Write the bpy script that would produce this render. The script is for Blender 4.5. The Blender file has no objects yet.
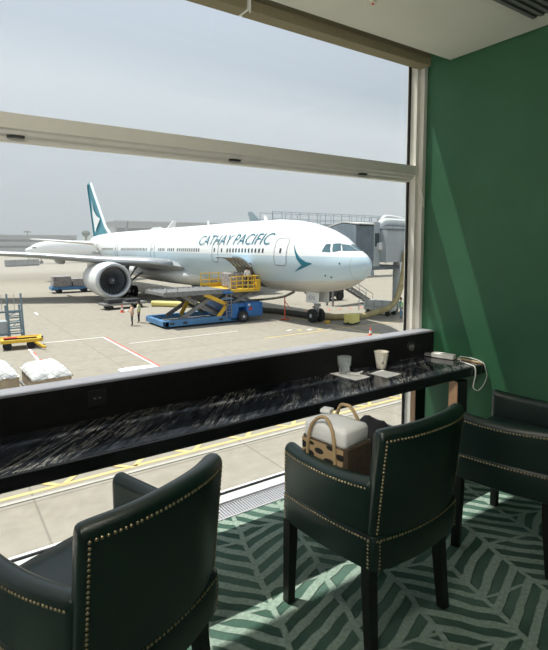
import bpy, bmesh, math, random
from mathutils import Vector, Matrix
random.seed(7)
C = bpy.context.scene.collection
PI = math.pi
sin, cos = math.sin, math.cos

# ------------------------------------------------------------------ helpers
class MB:
    def __init__(s): s.v = []; s.f = []; s.m = []; s.cur = 0
    def add(s, vs, fs):
        n = len(s.v); s.v += [tuple(p) for p in vs]
        for f in fs: s.f.append(tuple(i + n for i in f)); s.m.append(s.cur)
    def box(s, c, d, rz=0, M=None):
        x, y, z = d[0]/2, d[1]/2, d[2]/2
        vs = [Vector((a*x, b*y, e*z)) for e in (-1, 1) for a, b in ((-1, -1), (1, -1), (1, 1), (-1, 1))]
        R = Matrix.Rotation(rz, 3, 'Z') if M is None else M
        s.add([R @ p + Vector(c) for p in vs], [(3, 2, 1, 0), (4, 5, 6, 7), (0, 1, 5, 4), (1, 2, 6, 5), (2, 3, 7, 6), (3, 0, 4, 7)])
        return s
    def bx(s, x0, x1, y0, y1, z0, z1):
        return s.box(((x0+x1)/2, (y0+y1)/2, (z0+z1)/2), (abs(x1-x0), abs(y1-y0), abs(z1-z0)))
    def loft(s, secs, caps=True, closed=False):
        n = len(secs[0]); vs = [p for q in secs for p in q]; fs = []
        m = len(secs)
        for i in range(m if closed else m-1):
            k = (i+1) % m
            for j in range(n):
                fs.append((i*n+j, i*n+(j+1) % n, k*n+(j+1) % n, k*n+j))
        if caps and not closed:
            fs.append(tuple(range(n))[::-1]); fs.append(tuple((m-1)*n+j for j in range(n)))
        s.add(vs, fs); return s
    def tube(s, pts, r, n=8, closed=False):
        pts = [Vector(p) for p in pts]; secs = []; up = None
        for i, p in enumerate(pts):
            if closed: t = pts[(i+1) % len(pts)] - pts[i-1]
            else: t = pts[min(i+1, len(pts)-1)] - pts[max(i-1, 0)]
            t.normalize()
            if up is None: up = Vector((0, 0, 1)) if abs(t.z) < .9 else Vector((1, 0, 0))
            a = t.cross(up); a.normalize(); b = a.cross(t); up = b
            rr = r[i] if isinstance(r, (list, tuple)) else r
            secs.append([p + a*rr*cos(2*PI*k/n) + b*rr*sin(2*PI*k/n) for k in range(n)])
        return s.loft(secs, closed=closed)
    def cyl(s, a, b, r, n=16): return s.tube([a, b], r, n)
    def bar(s, a, b, w, h=None):
        a = Vector(a); b = Vector(b); t = (b-a).normalized(); h = h or w
        u = Vector((0, 0, 1)) if abs(t.z) < .95 else Vector((0, 1, 0))
        x = t.cross(u).normalized(); y = x.cross(t)
        return s.loft([[p + x*w/2*i + y*h/2*j for i, j in ((-1, -1), (1, -1), (1, 1), (-1, 1))] for p in (a, b)])
    def lathe(s, prof, o=(0, 0, 0), axis='z', n=32, caps=True):
        secs = []
        for r, h in prof:
            q = []
            for k in range(n):
                a = 2*PI*k/n; c, d = r*cos(a), r*sin(a)
                p = (c, d, h) if axis == 'z' else ((c, h, d) if axis == 'y' else (h, c, d))
                q.append(Vector(p) + Vector(o))
            secs.append(q)
        return s.loft(secs, caps)
    def prism(s, poly, axis, a, b):
        def P(u, v, w): return {'x': (w, u, v), 'y': (u, w, v), 'z': (u, v, w)}[axis]
        return s.loft([[P(u, v, w) for u, v in poly] for w in (a, b)])
    def dome(s, p, nrm, r):
        nrm = Vector(nrm).normalized(); u = nrm.orthogonal().normalized(); w = nrm.cross(u); p = Vector(p)
        vs = [p+nrm*r*.75]
        for rr, hh in ((.62, .52), (1, 0)):
            vs += [p + (u*cos(PI*k/3)+w*sin(PI*k/3))*r*rr + nrm*r*hh for k in range(6)]
        fs = [(0, 1+k, 1+(k+1) % 6) for k in range(6)] + [(1+k, 7+k, 7+(k+1) % 6, 1+(k+1) % 6) for k in range(6)]
        s.add(vs, fs)
    def build(s, name, mat, parent=None, smooth=False, bevel=0, sub=0, seg=2, angle=None):
        me = bpy.data.meshes.new(name); me.from_pydata(s.v, [], s.f)
        bm = bmesh.new(); bm.from_mesh(me); bmesh.ops.recalc_face_normals(bm, faces=bm.faces); bm.to_mesh(me); bm.free()
        for m in (mat if isinstance(mat, (list, tuple)) else [mat]): me.materials.append(m)
        for p, i in zip(me.polygons, s.m): p.material_index = i
        o = bpy.data.objects.new(name, me); C.objects.link(o)
        if parent is not None: o.parent = parent
        if bevel:
            b = o.modifiers.new('bevel', 'BEVEL'); b.width = bevel; b.segments = seg; b.limit_method = 'ANGLE'; b.angle_limit = .7
        if sub:
            b = o.modifiers.new('sub', 'SUBSURF'); b.levels = sub; b.render_levels = sub
        if smooth:
            me.shade_smooth()
            if angle: me.set_sharp_from_angle(angle=angle)
        return o

def tag(o, label=None, cat=None, group=None, kind=None):
    if label: o['label'] = label
    if cat: o['category'] = cat
    if group: o['group'] = group
    if kind: o['kind'] = kind
    return o
def thing(name, label, cat, loc=(0, 0, 0), rz=0, group=None):
    o = bpy.data.objects.new(name, None); C.objects.link(o); o.empty_display_size = .1
    o.location = loc; o.rotation_euler = (0, 0, rz)
    return tag(o, label, cat, group)
def struct(o): o['kind'] = 'structure'; return o
def copy_tree(o, parent=None):
    c = o.copy(); C.objects.link(c); c.parent = parent
    for ch in list(o.children): copy_tree(ch, c)
    return c
def spline(pts, n=8):
    P = [Vector(p) for p in pts]; out = []
    for i in range(len(P)-1):
        a = P[max(i-1, 0)]; b = P[i]; c = P[i+1]; d = P[min(i+2, len(P)-1)]
        for k in range(n):
            t = k/n
            out.append(.5*((2*b)+(c-a)*t+(2*a-5*b+4*c-d)*t*t+(3*b-a-3*c+d)*t**3))
    out.append(P[-1]); return out

# ------------------------------------------------------------------ materials
class NT:
    def __init__(s, name):
        m = bpy.data.materials.new(name); m.use_nodes = True; s.m = m; s.t = m.node_tree
        s.b = s.t.nodes['Principled BSDF']; s.out = s.t.nodes['Material Output']
    def n(s, typ, **k):
        x = s.t.nodes.new(typ)
        for a, b in k.items():
            if a.startswith('i_'):
                key = a[2:]
                x.inputs[int(key) if key.isdigit() else key.replace('_', ' ')].default_value = b
            else: setattr(x, a, b)
        return x
    def l(s, a, b): s.t.links.new(a, b)
    def math(s, op, a, b=None, c=None):
        x = s.t.nodes.new('ShaderNodeMath'); x.operation = op
        for i, v in enumerate((a, b, c)):
            if v is None: continue
            if isinstance(v, (int, float)): x.inputs[i].default_value = v
            else: s.l(v, x.inputs[i])
        return x.outputs[0]
    def ramp(s, fac, stops):
        x = s.t.nodes.new('ShaderNodeValToRGB'); e = x.color_ramp.elements
        while len(e) < len(stops): e.new(.5)
        for i, (p, c) in enumerate(stops): e[i].position = p; e[i].color = (*c, 1)
        s.l(fac, x.inputs[0]); return x.outputs[0]
    def mix(s, fac, a, b):
        x = s.t.nodes.new('ShaderNodeMix'); x.data_type = 'RGBA'
        for k, v in ((0, fac), (6, a), (7, b)):
            if isinstance(v, (int, float)): x.inputs[k].default_value = v
            elif isinstance(v, tuple): x.inputs[k].default_value = (*v, 1)
            else: s.l(v, x.inputs[k])
        return x.outputs[2]
    def coord(s, kind='Object'): return s.n('ShaderNodeTexCoord').outputs[kind]
    def bump(s, h, strength, dist=.01):
        x = s.n('ShaderNodeBump', i_Strength=strength, i_Distance=dist); s.l(h, x.inputs['Height']); s.l(x.outputs[0], s.b.inputs['Normal'])
def mat(name, col, rough=.5, metal=0, var=.12, scale=8, bump=0, bscale=60, spec=.5, coat=0):
    N = NT(name); b = N.b
    b.inputs['Roughness'].default_value = rough; b.inputs['Metallic'].default_value = metal
    b.inputs['Specular IOR Level'].default_value = spec; b.inputs['Coat Weight'].default_value = coat
    co = N.coord(); nz = N.n('ShaderNodeTexNoise', i_Scale=scale, i_Detail=4.0); N.l(co, nz.inputs['Vector'])
    N.l(N.ramp(nz.outputs[0], [(.25, tuple(c*(1-var) for c in col)), (.75, tuple(min(1, c*(1+var)) for c in col))]), b.inputs['Base Color'])
    if bump:
        n2 = N.n('ShaderNodeTexNoise', i_Scale=bscale, i_Detail=3.0); N.l(co, n2.inputs['Vector']); N.bump(n2.outputs[0], bump)
    return N.m

M = {}
M['leather'] = mat('green_leather', (.0055, .021, .017), .33, var=.15, scale=5, bump=.12, bscale=220, spec=.8)
M['legwood'] = mat('black_wood', (.008, .008, .008), .4, var=.2)
M['brass'] = mat('aged_brass', (.50, .40, .25), .38, .9)
M['black'] = mat('black_laminate', (.008, .008, .009), .55, var=.3, scale=30, spec=.3)
M['gloss'] = mat('polished_black_edge', (.010, .011, .013), .22, var=.2)
M['blackmetal'] = mat('black_metal', (.012, .012, .013), .45, .0)
M['ledge'] = mat('grey_ledge', (.34, .34, .38), .45, var=.05)
M['wood'] = mat('light_wood', (.50, .30, .17), .5, var=.15, scale=20)
M['frame'] = mat('window_frame_white', (.80, .78, .71), .45, var=.03)
M['gasket'] = mat('black_rubber', (.01, .01, .01), .6)
M['sill'] = mat('white_sill', (.85, .86, .88), .4, var=.03)
M['blind'] = mat('olive_blind', (.26, .225, .13), .7, var=.06, scale=40)
M['ceil'] = mat('ceiling_paint', (.82, .81, .74), .85, var=.02)
M['darkgrey'] = mat('dark_grey', (.035, .037, .04), .6)
M['roomdark'] = mat('room_dark', (.10, .13, .10), .8)
M['white'] = mat('white_plastic', (.75, .75, .72), .35, var=.03)
M['ceramic'] = mat('glazed_ceramic', (.72, .69, .60), .18, var=.03)
M['coffee'] = mat('milk_foam', (.55, .42, .28), .6)
M['paper'] = mat('napkin_paper', (.80, .79, .76), .9, var=.04, scale=60, bump=.2, bscale=150)
M['tan'] = mat('plain_tan', (.50, .36, .22), .5)
M['cloth_black'] = mat('black_cloth', (.012, .013, .016), .85, var=.3, bump=.4, bscale=40)
M['coolwhite'] = mat('bag_lid_white', (.70, .71, .70), .55, var=.05, scale=10, bump=.25, bscale=14)
M['rope'] = mat('tan_rope', (.42, .30, .16), .85, var=.2, bump=.5, bscale=120)
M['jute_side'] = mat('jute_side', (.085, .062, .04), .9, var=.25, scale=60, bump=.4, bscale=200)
# outdoor
M['pw'] = mat('aircraft_white', (.82, .84, .84), .3, var=.02, scale=.6)
M['teal'] = mat('teal_paint', (.012, .15, .22), .35, var=.05)
M['teal_hazed'] = mat('teal_tail_hazed', (.05, .24, .31), .4, var=.05)  # teal lightened for the fin, distance haze mixed into the colour
M['metalgrey'] = mat('bare_metal', (.52, .53, .55), .35, .5, var=.05)
M['winggrey'] = mat('wing_grey', (.31, .33, .34), .4, var=.06, scale=1)
M['naclip'] = mat('nacelle_lip', (.55, .57, .59), .35, .5, var=.03)
M['fan'] = mat('fan_titanium', (.22, .23, .25), .4, .5)
M['fandark'] = mat('fan_duct_dark', (.05, .052, .06), .6)
M['tyre'] = mat('tyre_rubber', (.018, .018, .02), .8)
M['hub'] = mat('wheel_hub', (.55, .56, .58), .4, .3)
M['strut'] = mat('gear_strut', (.40, .41, .42), .4, .3)
M['winglass'] = mat('dark_window', (.06, .07, .08), .15, var=.1)
M['cockglass'] = mat('cockpit_glass', (.08, .14, .17), .08, var=.3, scale=1.5)
M['doorline'] = mat('door_outline', (.22, .25, .27), .5)
M['dooropen'] = mat('hold_shade', (.14, .14, .145), .7)  # shade of the open hold put into a dark colour
M['doorin'] = mat('cargo_door_inside', (.30, .28, .26), .6, var=.4, scale=3)
M['blue'] = mat('loader_blue', (.03, .15, .42), .4, var=.1, scale=2)
M['bluelt'] = mat('loader_blue_worn', (.08, .22, .42), .5, var=.2, scale=1.5)
M['yellow'] = mat('safety_yellow', (.72, .45, .04), .45, var=.08, scale=2)
M['yellowpale'] = mat('pale_yellow', (.75, .66, .22), .6, var=.08)
M['steel'] = mat('grey_steel', (.22, .22, .22), .55, .2, var=.25, scale=3)
M['bluegrey'] = mat('bluegrey_steel', (.16, .24, .29), .5, .1, var=.15, scale=3)
M['orange'] = mat('cone_orange', (.75, .12, .05), .6)
M['skin'] = mat('skin', (.42, .24, .16), .6)
M['hair'] = mat('dark_hair', (.02, .016, .014), .7)
M['hivis'] = mat('hivis_vest', (.70, .72, .25), .7)
M['hivisg'] = mat('hivis_green', (.45, .75, .15), .7)
M['pinkvest'] = mat('orange_vest', (.80, .52, .38), .7)
M['shirt'] = mat('white_shirt', (.72, .72, .70), .8)
M['trousers'] = mat('navy_trousers', (.03, .035, .05), .8)
M['bluework'] = mat('blue_workwear', (.10, .26, .42), .8)
M['bridge'] = mat('bridge_grey', (.40, .43, .45), .5, var=.06, scale=1)
M['bridgedark'] = mat('bridge_canopy', (.17, .20, .23), .8, var=.15, scale=2)
M['bridgepale'] = mat('bridge_roof', (.55, .54, .50), .6)
M['duct'] = mat('white_duct', (.66, .67, .66), .6)
M['hose'] = mat('hose_fabric', (.40, .33, .17), .8, var=.25, scale=3)
M['hosedark'] = mat('hose_dark', (.09, .085, .07), .8, var=.3, scale=2)
M['wrapgrey'] = mat('wrapped_cargo', (.30, .28, .28), .6, var=.5, scale=4)
M['card'] = mat('cardboard', (.42, .34, .24), .8, var=.2, scale=3)
M['bluesheet'] = mat('blue_sheet', (.05, .16, .50), .6, var=.3, scale=3)
M['uld'] = mat('container_grey', (.11, .125, .14), .5, var=.4, scale=.5)
M['bld'] = mat('distant_concrete', (.33, .35, .36), .8)
M['hill'] = mat('hill_green', (.16, .19, .17), .9)
M['tree'] = mat('tree_crown', (.06, .09, .05), .9)
M['fingrey'] = mat('fin_charcoal', (.07, .08, .10), .5)
M['rail'] = mat('rail_grey', (.42, .45, .46), .5)
M['red'] = mat('red_sign', (.55, .05, .03), .5)
M['lw'] = mat('line_white', (.78, .77, .74), .8, var=.12, scale=3)
M['lr'] = mat('line_red', (.55, .16, .12), .8, var=.15, scale=3)
M['lwf'] = mat('line_white_faded', (.44, .42, .375), .8, var=.12, scale=3)
M['ly'] = mat('line_yellow', (.66, .50, .21), .8, var=.15, scale=3)

def glass_mat(name, tint, f=1.0, cloud=0):
    N = NT(name); N.t.nodes.remove(N.b)
    tr = N.n('ShaderNodeBsdfTransparent'); tr.inputs[0].default_value = (*tint, 1)
    gl = N.n('ShaderNodeBsdfGlossy'); gl.inputs['Roughness'].default_value = .0
    fr = N.n('ShaderNodeFresnel'); ge = N.n('ShaderNodeNewGeometry')
    N.l(N.math('ADD', 1.45, N.math('MULTIPLY', ge.outputs['Backfacing'], 1/1.45-1.45)), fr.inputs[0])
    mx = N.n('ShaderNodeMixShader'); N.l(N.math('MULTIPLY', fr.outputs[0], f), mx.inputs[0]); N.l(tr.outputs[0], mx.inputs[1]); N.l(gl.outputs[0], mx.inputs[2])
    o = mx.outputs[0]
    if cloud:
        df = N.n('ShaderNodeBsdfDiffuse'); df.inputs[0].default_value = (.8, .85, .86, 1)
        m2 = N.n('ShaderNodeMixShader'); m2.inputs[0].default_value = cloud; N.l(o, m2.inputs[1]); N.l(df.outputs[0], m2.inputs[2]); o = m2.outputs[0]
    N.l(o, N.out.inputs[0]); return N.m
M['pane'] = glass_mat('window_glass', (.965, .985, .985), .7)
M['tumbler'] = glass_mat('tumbler_glass', (.94, .96, .96), 2.4, .13)
M['water'] = glass_mat('water', (.90, .92, .93), 1.2, .08)

def wall_green():
    N = NT('green_wallcovering'); co = N.coord()
    nz = N.n('ShaderNodeTexNoise', i_Scale=2.5, i_Detail=6.0); N.l(co, nz.inputs['Vector'])
    N.l(N.ramp(nz.outputs[0], [(.3, (.025, .115, .052)), (.7, (.031, .135, .063))]), N.b.inputs['Base Color'])
    n2 = N.n('ShaderNodeTexNoise', i_Scale=260.0, i_Detail=2.0); N.l(co, n2.inputs['Vector']); N.bump(n2.outputs[0], .25, .004)
    N.b.inputs['Roughness'].default_value = .55; return N.m
M['wall'] = wall_green()

def carpet():
    N = NT('patterned_carpet'); co = N.coord()
    w = N.n('ShaderNodeTexNoise', i_Scale=4.0, i_Detail=2.0); N.l(co, w.inputs['Vector'])
    vs = N.n('ShaderNodeVectorMath', operation='SCALE'); N.l(w.outputs[1], vs.inputs[0]); vs.inputs['Scale'].default_value = .06
    va = N.n('ShaderNodeVectorMath', operation='ADD'); N.l(co, va.inputs[0]); N.l(vs.outputs[0], va.inputs[1])
    rt = N.n('ShaderNodeMapping'); rt.inputs['Rotation'].default_value = (0, 0, .30); N.l(va.outputs[0], rt.inputs[0])
    xy = N.n('ShaderNodeSeparateXYZ'); N.l(rt.outputs[0], xy.inputs[0]); X, Y = xy.outputs[0], xy.outputs[1]
    W, Hh = .31, .52
    cx = N.math('DIVIDE', X, W); ci = N.math('FLOOR', cx); fx = N.math('FRACT', cx)
    r1 = N.n('ShaderNodeTexWhiteNoise', noise_dimensions='1D'); N.l(ci, r1.inputs['W'])
    cy = N.math('ADD', N.math('DIVIDE', Y, Hh), r1.outputs['Value']); cj = N.math('FLOOR', cy); fy = N.math('FRACT', cy)
    cv = N.n('ShaderNodeCombineXYZ'); N.l(ci, cv.inputs[0]); N.l(cj, cv.inputs[1])
    r2 = N.n('ShaderNodeTexWhiteNoise', noise_dimensions='2D'); N.l(cv.outputs[0], r2.inputs['Vector'])
    sp = N.n('ShaderNodeSeparateColor'); N.l(r2.outputs['Color'], sp.inputs[0])
    par = N.math('SUBTRACT', N.math('MULTIPLY', N.math('MODULO', N.math('ADD', ci, 200.0), 2.0), 2.0), 1.0)
    flip = N.math('SUBTRACT', 1.0, N.math('MULTIPLY', N.math('GREATER_THAN', sp.outputs[0], .58), 2.0))
    ang = N.math('MULTIPLY', N.math('MULTIPLY', par, flip), .62)
    u = N.math('ADD', N.math('MULTIPLY', N.math('MULTIPLY', fx, W), N.math('SINE', ang)), N.math('MULTIPLY', Y, N.math('COSINE', ang)))
    st = N.math('SINE', N.math('MULTIPLY', u, 2*PI/.083))
    ex = N.math('MULTIPLY', N.math('SUBTRACT', .5, N.math('ABSOLUTE', N.math('SUBTRACT', fx, .5))), W)
    ey = N.math('ADD', N.math('MULTIPLY', N.math('SUBTRACT', .5, N.math('ABSOLUTE', N.math('SUBTRACT', fy, .5))), Hh), .006)
    e = N.math('MULTIPLY', N.math('SUBTRACT', N.math('MINIMUM', ex, ey), .016), 50.0)
    h = N.math('MINIMUM', st, e)
    fac = N.n('ShaderNodeMapRange', i_1=-.22, i_2=.16); N.l(h, fac.inputs[0])
    f = fac.outputs[0]
    fz = N.n('ShaderNodeTexNoise', i_Scale=55.0, i_Detail=5.0); N.l(co, fz.inputs['Vector'])
    bg = N.n('ShaderNodeTexNoise', i_Scale=2.3, i_Detail=3.0); N.l(co, bg.inputs['Vector'])
    light = N.ramp(fz.outputs[0], [(.3, (.25, .345, .285)), (.72, (.40, .50, .43))])
    dark = N.ramp(bg.outputs[0], [(.3, (.055, .115, .088)), (.7, (.12, .205, .165))])
    yel = N.math('GREATER_THAN', sp.outputs[1], .9)
    light2 = N.mix(N.math('MULTIPLY', yel, .55), light, (.60, .62, .36))
    col = N.mix(f, light2, dark); N.l(col, N.b.inputs['Base Color'])
    N.b.inputs['Roughness'].default_value = .95; N.b.inputs['Specular IOR Level'].default_value = .1
    hh = N.math('ADD', N.math('MULTIPLY', f, -.8), N.math('MULTIPLY', fz.outputs[0], .6)); N.bump(hh, .9, .012); return N.m
M['carpet'] = carpet()

def marble():
    N = NT('black_marble'); co = N.coord(); b = N.b
    m0 = N.n('ShaderNodeMapping'); m0.inputs['Rotation'].default_value = (0, 0, -.80); N.l(co, m0.inputs[0])
    mp = N.n('ShaderNodeMapping'); mp.inputs['Scale'].default_value = (2.2, 20, 12); N.l(m0.outputs[0], mp.inputs[0])
    nz = N.n('ShaderNodeTexNoise', i_Scale=1.5, i_Detail=9.0, i_Roughness=.70, i_Distortion=.35); N.l(mp.outputs[0], nz.inputs['Vector'])
    d = N.math('ABSOLUTE', N.math('SUBTRACT', nz.outputs[0], .5))
    big = N.n('ShaderNodeTexNoise', i_Scale=3.0, i_Detail=3.0); N.l(co, big.inputs['Vector'])
    msk = N.ramp(big.outputs[0], [(.42, (0, 0, 0)), (.66, (1, 1, 1))])
    v = N.ramp(d, [(0, (1, 1, 1)), (.028, (0, 0, 0))])
    fac = N.math('MULTIPLY', N.math('MULTIPLY', v, msk), .75)
    n3 = N.n('ShaderNodeTexNoise', i_Scale=2.6, i_Detail=8.0, i_Roughness=.7); N.l(mp.outputs[0], n3.inputs['Vector'])
    base = N.ramp(n3.outputs[0], [(.42, (.005, .006, .008)), (.60, (.03, .035, .045)), (.74, (.12, .12, .12))])
    N.l(N.mix(fac, base, (.42, .40, .36)), b.inputs['Base Color']); b.inputs['Roughness'].default_value = .12; return N.m
M['marble'] = marble()

def apron_mat():
    N = NT('apron_concrete'); co = N.coord()
    n1 = N.n('ShaderNodeTexNoise', i_Scale=.09, i_Detail=7.0, i_Roughness=.65); N.l(co, n1.inputs['Vector'])
    n2 = N.n('ShaderNodeTexNoise', i_Scale=2.2, i_Detail=6.0); N.l(co, n2.inputs['Vector'])
    c1 = N.ramp(n1.outputs[0], [(.3, (.29, .258, .212)), (.7, (.33, .302, .253))])
    c2 = N.mix(.25, c1, N.ramp(n2.outputs[0], [(.3, (.25, .23, .19)), (.7, (.47, .44, .375))]))
    br = N.n('ShaderNodeTexBrick', offset=0.0, i_Scale=1.0)
    br.inputs['Mortar Size'].default_value = .028; br.inputs['Brick Width'].default_value = 6.0; br.inputs['Row Height'].default_value = 5.0; br.inputs['Mortar Smooth'].default_value = .2
    mp = N.n('ShaderNodeMapping'); mp.inputs['Location'].default_value = (4.3, 2.2, 0); N.l(co, mp.inputs[0]); N.l(mp.outputs[0], br.inputs['Vector'])
    c3 = N.mix(N.math('MULTIPLY', br.outputs['Fac'], .6), c2, (.16, .145, .12))
    # oil stains
    n4 = N.n('ShaderNodeTexNoise', i_Scale=.35, i_Detail=4.0); N.l(co, n4.inputs['Vector'])
    c4 = N.mix(N.ramp(n4.outputs[0], [(.62, (0, 0, 0)), (.78, (.4, .4, .4))]), c3, (.2, .18, .15))
    N.l(c4, N.b.inputs['Base Color']); N.b.inputs['Roughness'].default_value = .85; N.b.inputs['Specular IOR Level'].default_value = .2; return N.m
M['apron'] = apron_mat()

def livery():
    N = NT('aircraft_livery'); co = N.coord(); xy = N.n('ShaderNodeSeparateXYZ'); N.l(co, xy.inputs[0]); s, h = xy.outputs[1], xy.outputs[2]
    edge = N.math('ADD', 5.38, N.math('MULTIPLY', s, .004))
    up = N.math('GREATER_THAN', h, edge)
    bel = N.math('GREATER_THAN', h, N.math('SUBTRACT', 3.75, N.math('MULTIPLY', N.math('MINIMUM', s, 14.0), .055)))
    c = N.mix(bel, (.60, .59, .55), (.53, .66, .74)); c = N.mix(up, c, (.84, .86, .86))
    nz = N.n('ShaderNodeTexNoise', i_Scale=.8, i_Detail=4.0); N.l(co, nz.inputs['Vector'])
    c = N.mix(.06, c, nz.outputs[1])
    # radome joint
    ring = N.math('LESS_THAN', N.math('ABSOLUTE', N.math('SUBTRACT', s, N.math('ADD', .86, 0))), .02)
    c = N.mix(N.math('MULTIPLY', ring, .35), c, (.2, .22, .24))
    N.l(c, N.b.inputs['Base Color']); N.b.inputs['Roughness'].default_value = .3; return N.m
M['livery'] = livery()

def jute():
    N = NT('leaf_print_jute'); co = N.coord()
    mp = N.n('ShaderNodeMapping'); mp.inputs['Rotation'].default_value = (.75, 0, 0); mp.inputs['Scale'].default_value = (0.001, 13, 26); N.l(co, mp.inputs[0])
    v = N.n('ShaderNodeTexVoronoi', feature='F1', i_Scale=1.0, i_Randomness=.35); N.l(mp.outputs[0], v.inputs['Vector'])
    f = N.ramp(v.outputs['Distance'], [(.38, (1, 1, 1)), (.42, (0, 0, 0))])
    N.l(N.mix(f, (.40, .28, .15), (.012, .012, .012)), N.b.inputs['Base Color']); N.b.inputs['Roughness'].default_value = .9
    n2 = N.n('ShaderNodeTexNoise', i_Scale=250.0); N.l(co, n2.inputs['Vector']); N.bump(n2.outputs[0], .4, .003); return N.m
M['jute'] = jute()

def netwrap():
    N = NT('netted_white_wrap'); co = N.coord()
    def lines(a, b):
        xy = N.n('ShaderNodeSeparateXYZ'); N.l(co, xy.inputs[0])
        u = N.math('ADD', N.math('MULTIPLY', xy.outputs[0], a), N.math('ADD', N.math('MULTIPLY', xy.outputs[1], b), N.math('MULTIPLY', xy.outputs[2], .9)))
        return N.math('LESS_THAN', N.math('FRACT', N.math('MULTIPLY', u, 2.6)), .09)
    nz = N.n('ShaderNodeTexNoise', i_Scale=3.0, i_Detail=6.0); N.l(co, nz.inputs['Vector'])
    ln = N.math('MAXIMUM', lines(1, .6), lines(-.6, 1))
    c = N.mix(N.math('MULTIPLY', ln, .75), N.ramp(nz.outputs[0], [(.3, (.62, .62, .60)), (.7, (.82, .82, .80))]), (.22, .21, .20))
    N.l(c, N.b.inputs['Base Color']); N.b.inputs['Roughness'].default_value = .5
    N.bump(nz.outputs[0], .6, .15); return N.m
M['net'] = netwrap()

def grate_mat():
    return mat('vent_grey', (.55, .55, .59), .5, .0, var=.04)
M['grate'] = grate_mat()

# ------------------------------------------------------------------ the room
XW = 3.22                       # green wall plane
struct(MB().bx(-5, XW, -3.5, 2.46, -.12, 0).build('floor', M['carpet']))
struct(MB().bx(XW, XW+.2, -3.5, 2.75, -.12, 3.6).build('wall_right', M['wall']))
struct(MB().bx(-5.2, -5, -3.5, 2.75, -.12, 3.6).build('wall_left', M['roomdark']))
struct(MB().bx(-5.2, XW+.2, -3.7, -3.5, -.12, 3.6).build('wall_back', M['roomdark']))
ce = struct(MB().bx(-5, XW-.012, -3.5, 2.39, 2.952, 3.10).build('ceiling', M['ceil']))
struct(MB().bx(-5.2, XW, 2.39, 2.75, 3.25, 3.6).build('trim_1', M['ceil']))
# floor edge grille below the glass
gr = MB(); gr.bx(-5, XW, 2.462, 2.615, -.12, -.012)
gr.bx(-5, XW, 2.462, 2.472, -.012, .004).bx(-5, XW, 2.605, 2.615, -.012, .004)
for i in range(int((XW+1)/.018)):
    gr.bx(-1+i*.018, -1+i*.018+.009, 2.472, 2.605, -.012, .002)
struct(gr.build('trim_2', M['grate']))

w1 = bpy.data.objects.new('window_1', None); C.objects.link(w1); struct(w1)
tr = MB(); prof = [(2.635, 2.218), (2.635, 2.149), (2.655, 2.143), (2.66, 2.126), (2.688, 2.119), (2.692, 2.100), (2.735, 2.098), (2.735, 2.218)]
tr.prism(prof, 'x', -5, 3.215)
tr.build('transom', M['frame'], w1)
lt = MB()
for x in (.36, 1.55, 2.62): lt.bx(x-.03, x+.03, 2.662, 2.682, 2.113, 2.124).bx(x-.045, x-.03, 2.664, 2.680, 2.112, 2.122)
lt.build('latch', M['darkgrey'], w1)
fr = MB(); fr.bx(3.152, 3.188, 2.64, 2.735, .0, 3.25); fr.bx(3.186, XW, 2.600, 2.735, 0, 3.25)
fr.build('mullion', M['frame'], w1)
fl = MB(); fl.bx(-2.9, -2.8, 2.6, 2.75, 0, 3.25); fl.build('mullion', M['frame'], w1)
MB().bx(-5, XW, 2.615, 2.75, -.12, .015).build('sill', M['sill'], w1)
MB().bx(-5, XW, 2.60, 2.735, 3.06, 3.3).build('head_rail', M['frame'], w1)
gk = MB()
gk.bx(3.131, 3.1515, 2.700, 2.712, .015, 2.10).bx(3.131, 3.1515, 2.700, 2.712, 2.212, 3.06)
gk.bx(-5, 3.13, 2.70, 2.715, .015, .024)
gk.build('gasket', M['gasket'], w1)
MB().bx(-5, 3.16, 2.715, 2.727, .015, 2.10).build('pane', M['pane'], w1)
MB().bx(-5, 3.16, 2.715, 2.727, 2.21, 3.06).build('pane', M['pane'], w1)
sty = MB(); sty.tube(spline([(3.145, 2.615, 2.108), (3.165, 2.60, 2.05), (3.19, 2.596, 1.98), (3.205, 2.594, 1.90)]), .006)
sty.build('stay_arm', M['frame'], w1)
# unseen sunshade blades, added outside the glass to shape sun bands on the wall
sh = MB()
sh.bx(-6, 6, 3.368, 3.43, 3.59, 3.61).bx(-6, 6, 3.20, 3.322, 3.59, 3.61)
for x in (-5.5, -2, 1.5, 5): sh.bx(x-.03, x+.03, 2.77, 3.47, 3.61, 3.67)
struct(sh.build('trim_sun_blocker', M['frame']))
# facade of the building the lounge is in
fa = MB(); fa.bx(-40, XW+.4, 2.63, 2.78, -4.57, -.12).bx(-40, 30, 2.55, 2.77, 3.6, 6).bx(XW+.2, 30, 2.63, 2.78, -4.57, 3.6).bx(-40, -5.2, 2.63, 2.78, -.12, 3.6)
struct(fa.build('wall_front', M['bridge']))

# roller blinds
def blind(x0, x1, label, chain):
    b = thing('roller_blind', label, 'window blind', ((x0+x1)/2, 2.5, 2.9), group=None)
    w = (x1-x0)/2
    p = [(-.05, .006), (-.045, .0), (.05, .0), (.055, .062), (-.052, .058)]
    MB().prism(p, 'x', -w, w).build('blind_cassette', M['blind'], b)
    MB().bx(-w, w, -.045, .055, .062, .35).build('blind_bracket', M['blind'], b)
    if chain:
        cx = w+.012; MB().bx(cx-.008, cx+.008, -.06, .05, .0, .14).build('end_cap', M['white'], b)
        MB().tube(spline([(cx, -.062, .13), (cx+.004, -.064, .04), (cx, -.066, -.02), (cx-.006, -.064, .0)]), .0045).build('bead_chain', M['white'], b)
blind(-1.2, 1.500, 'olive brown roller blind left of the white bead chain', True)
blind(1.528, 3.065, 'olive brown roller blind right of the bead chain, reaching the green wall', False)
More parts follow.
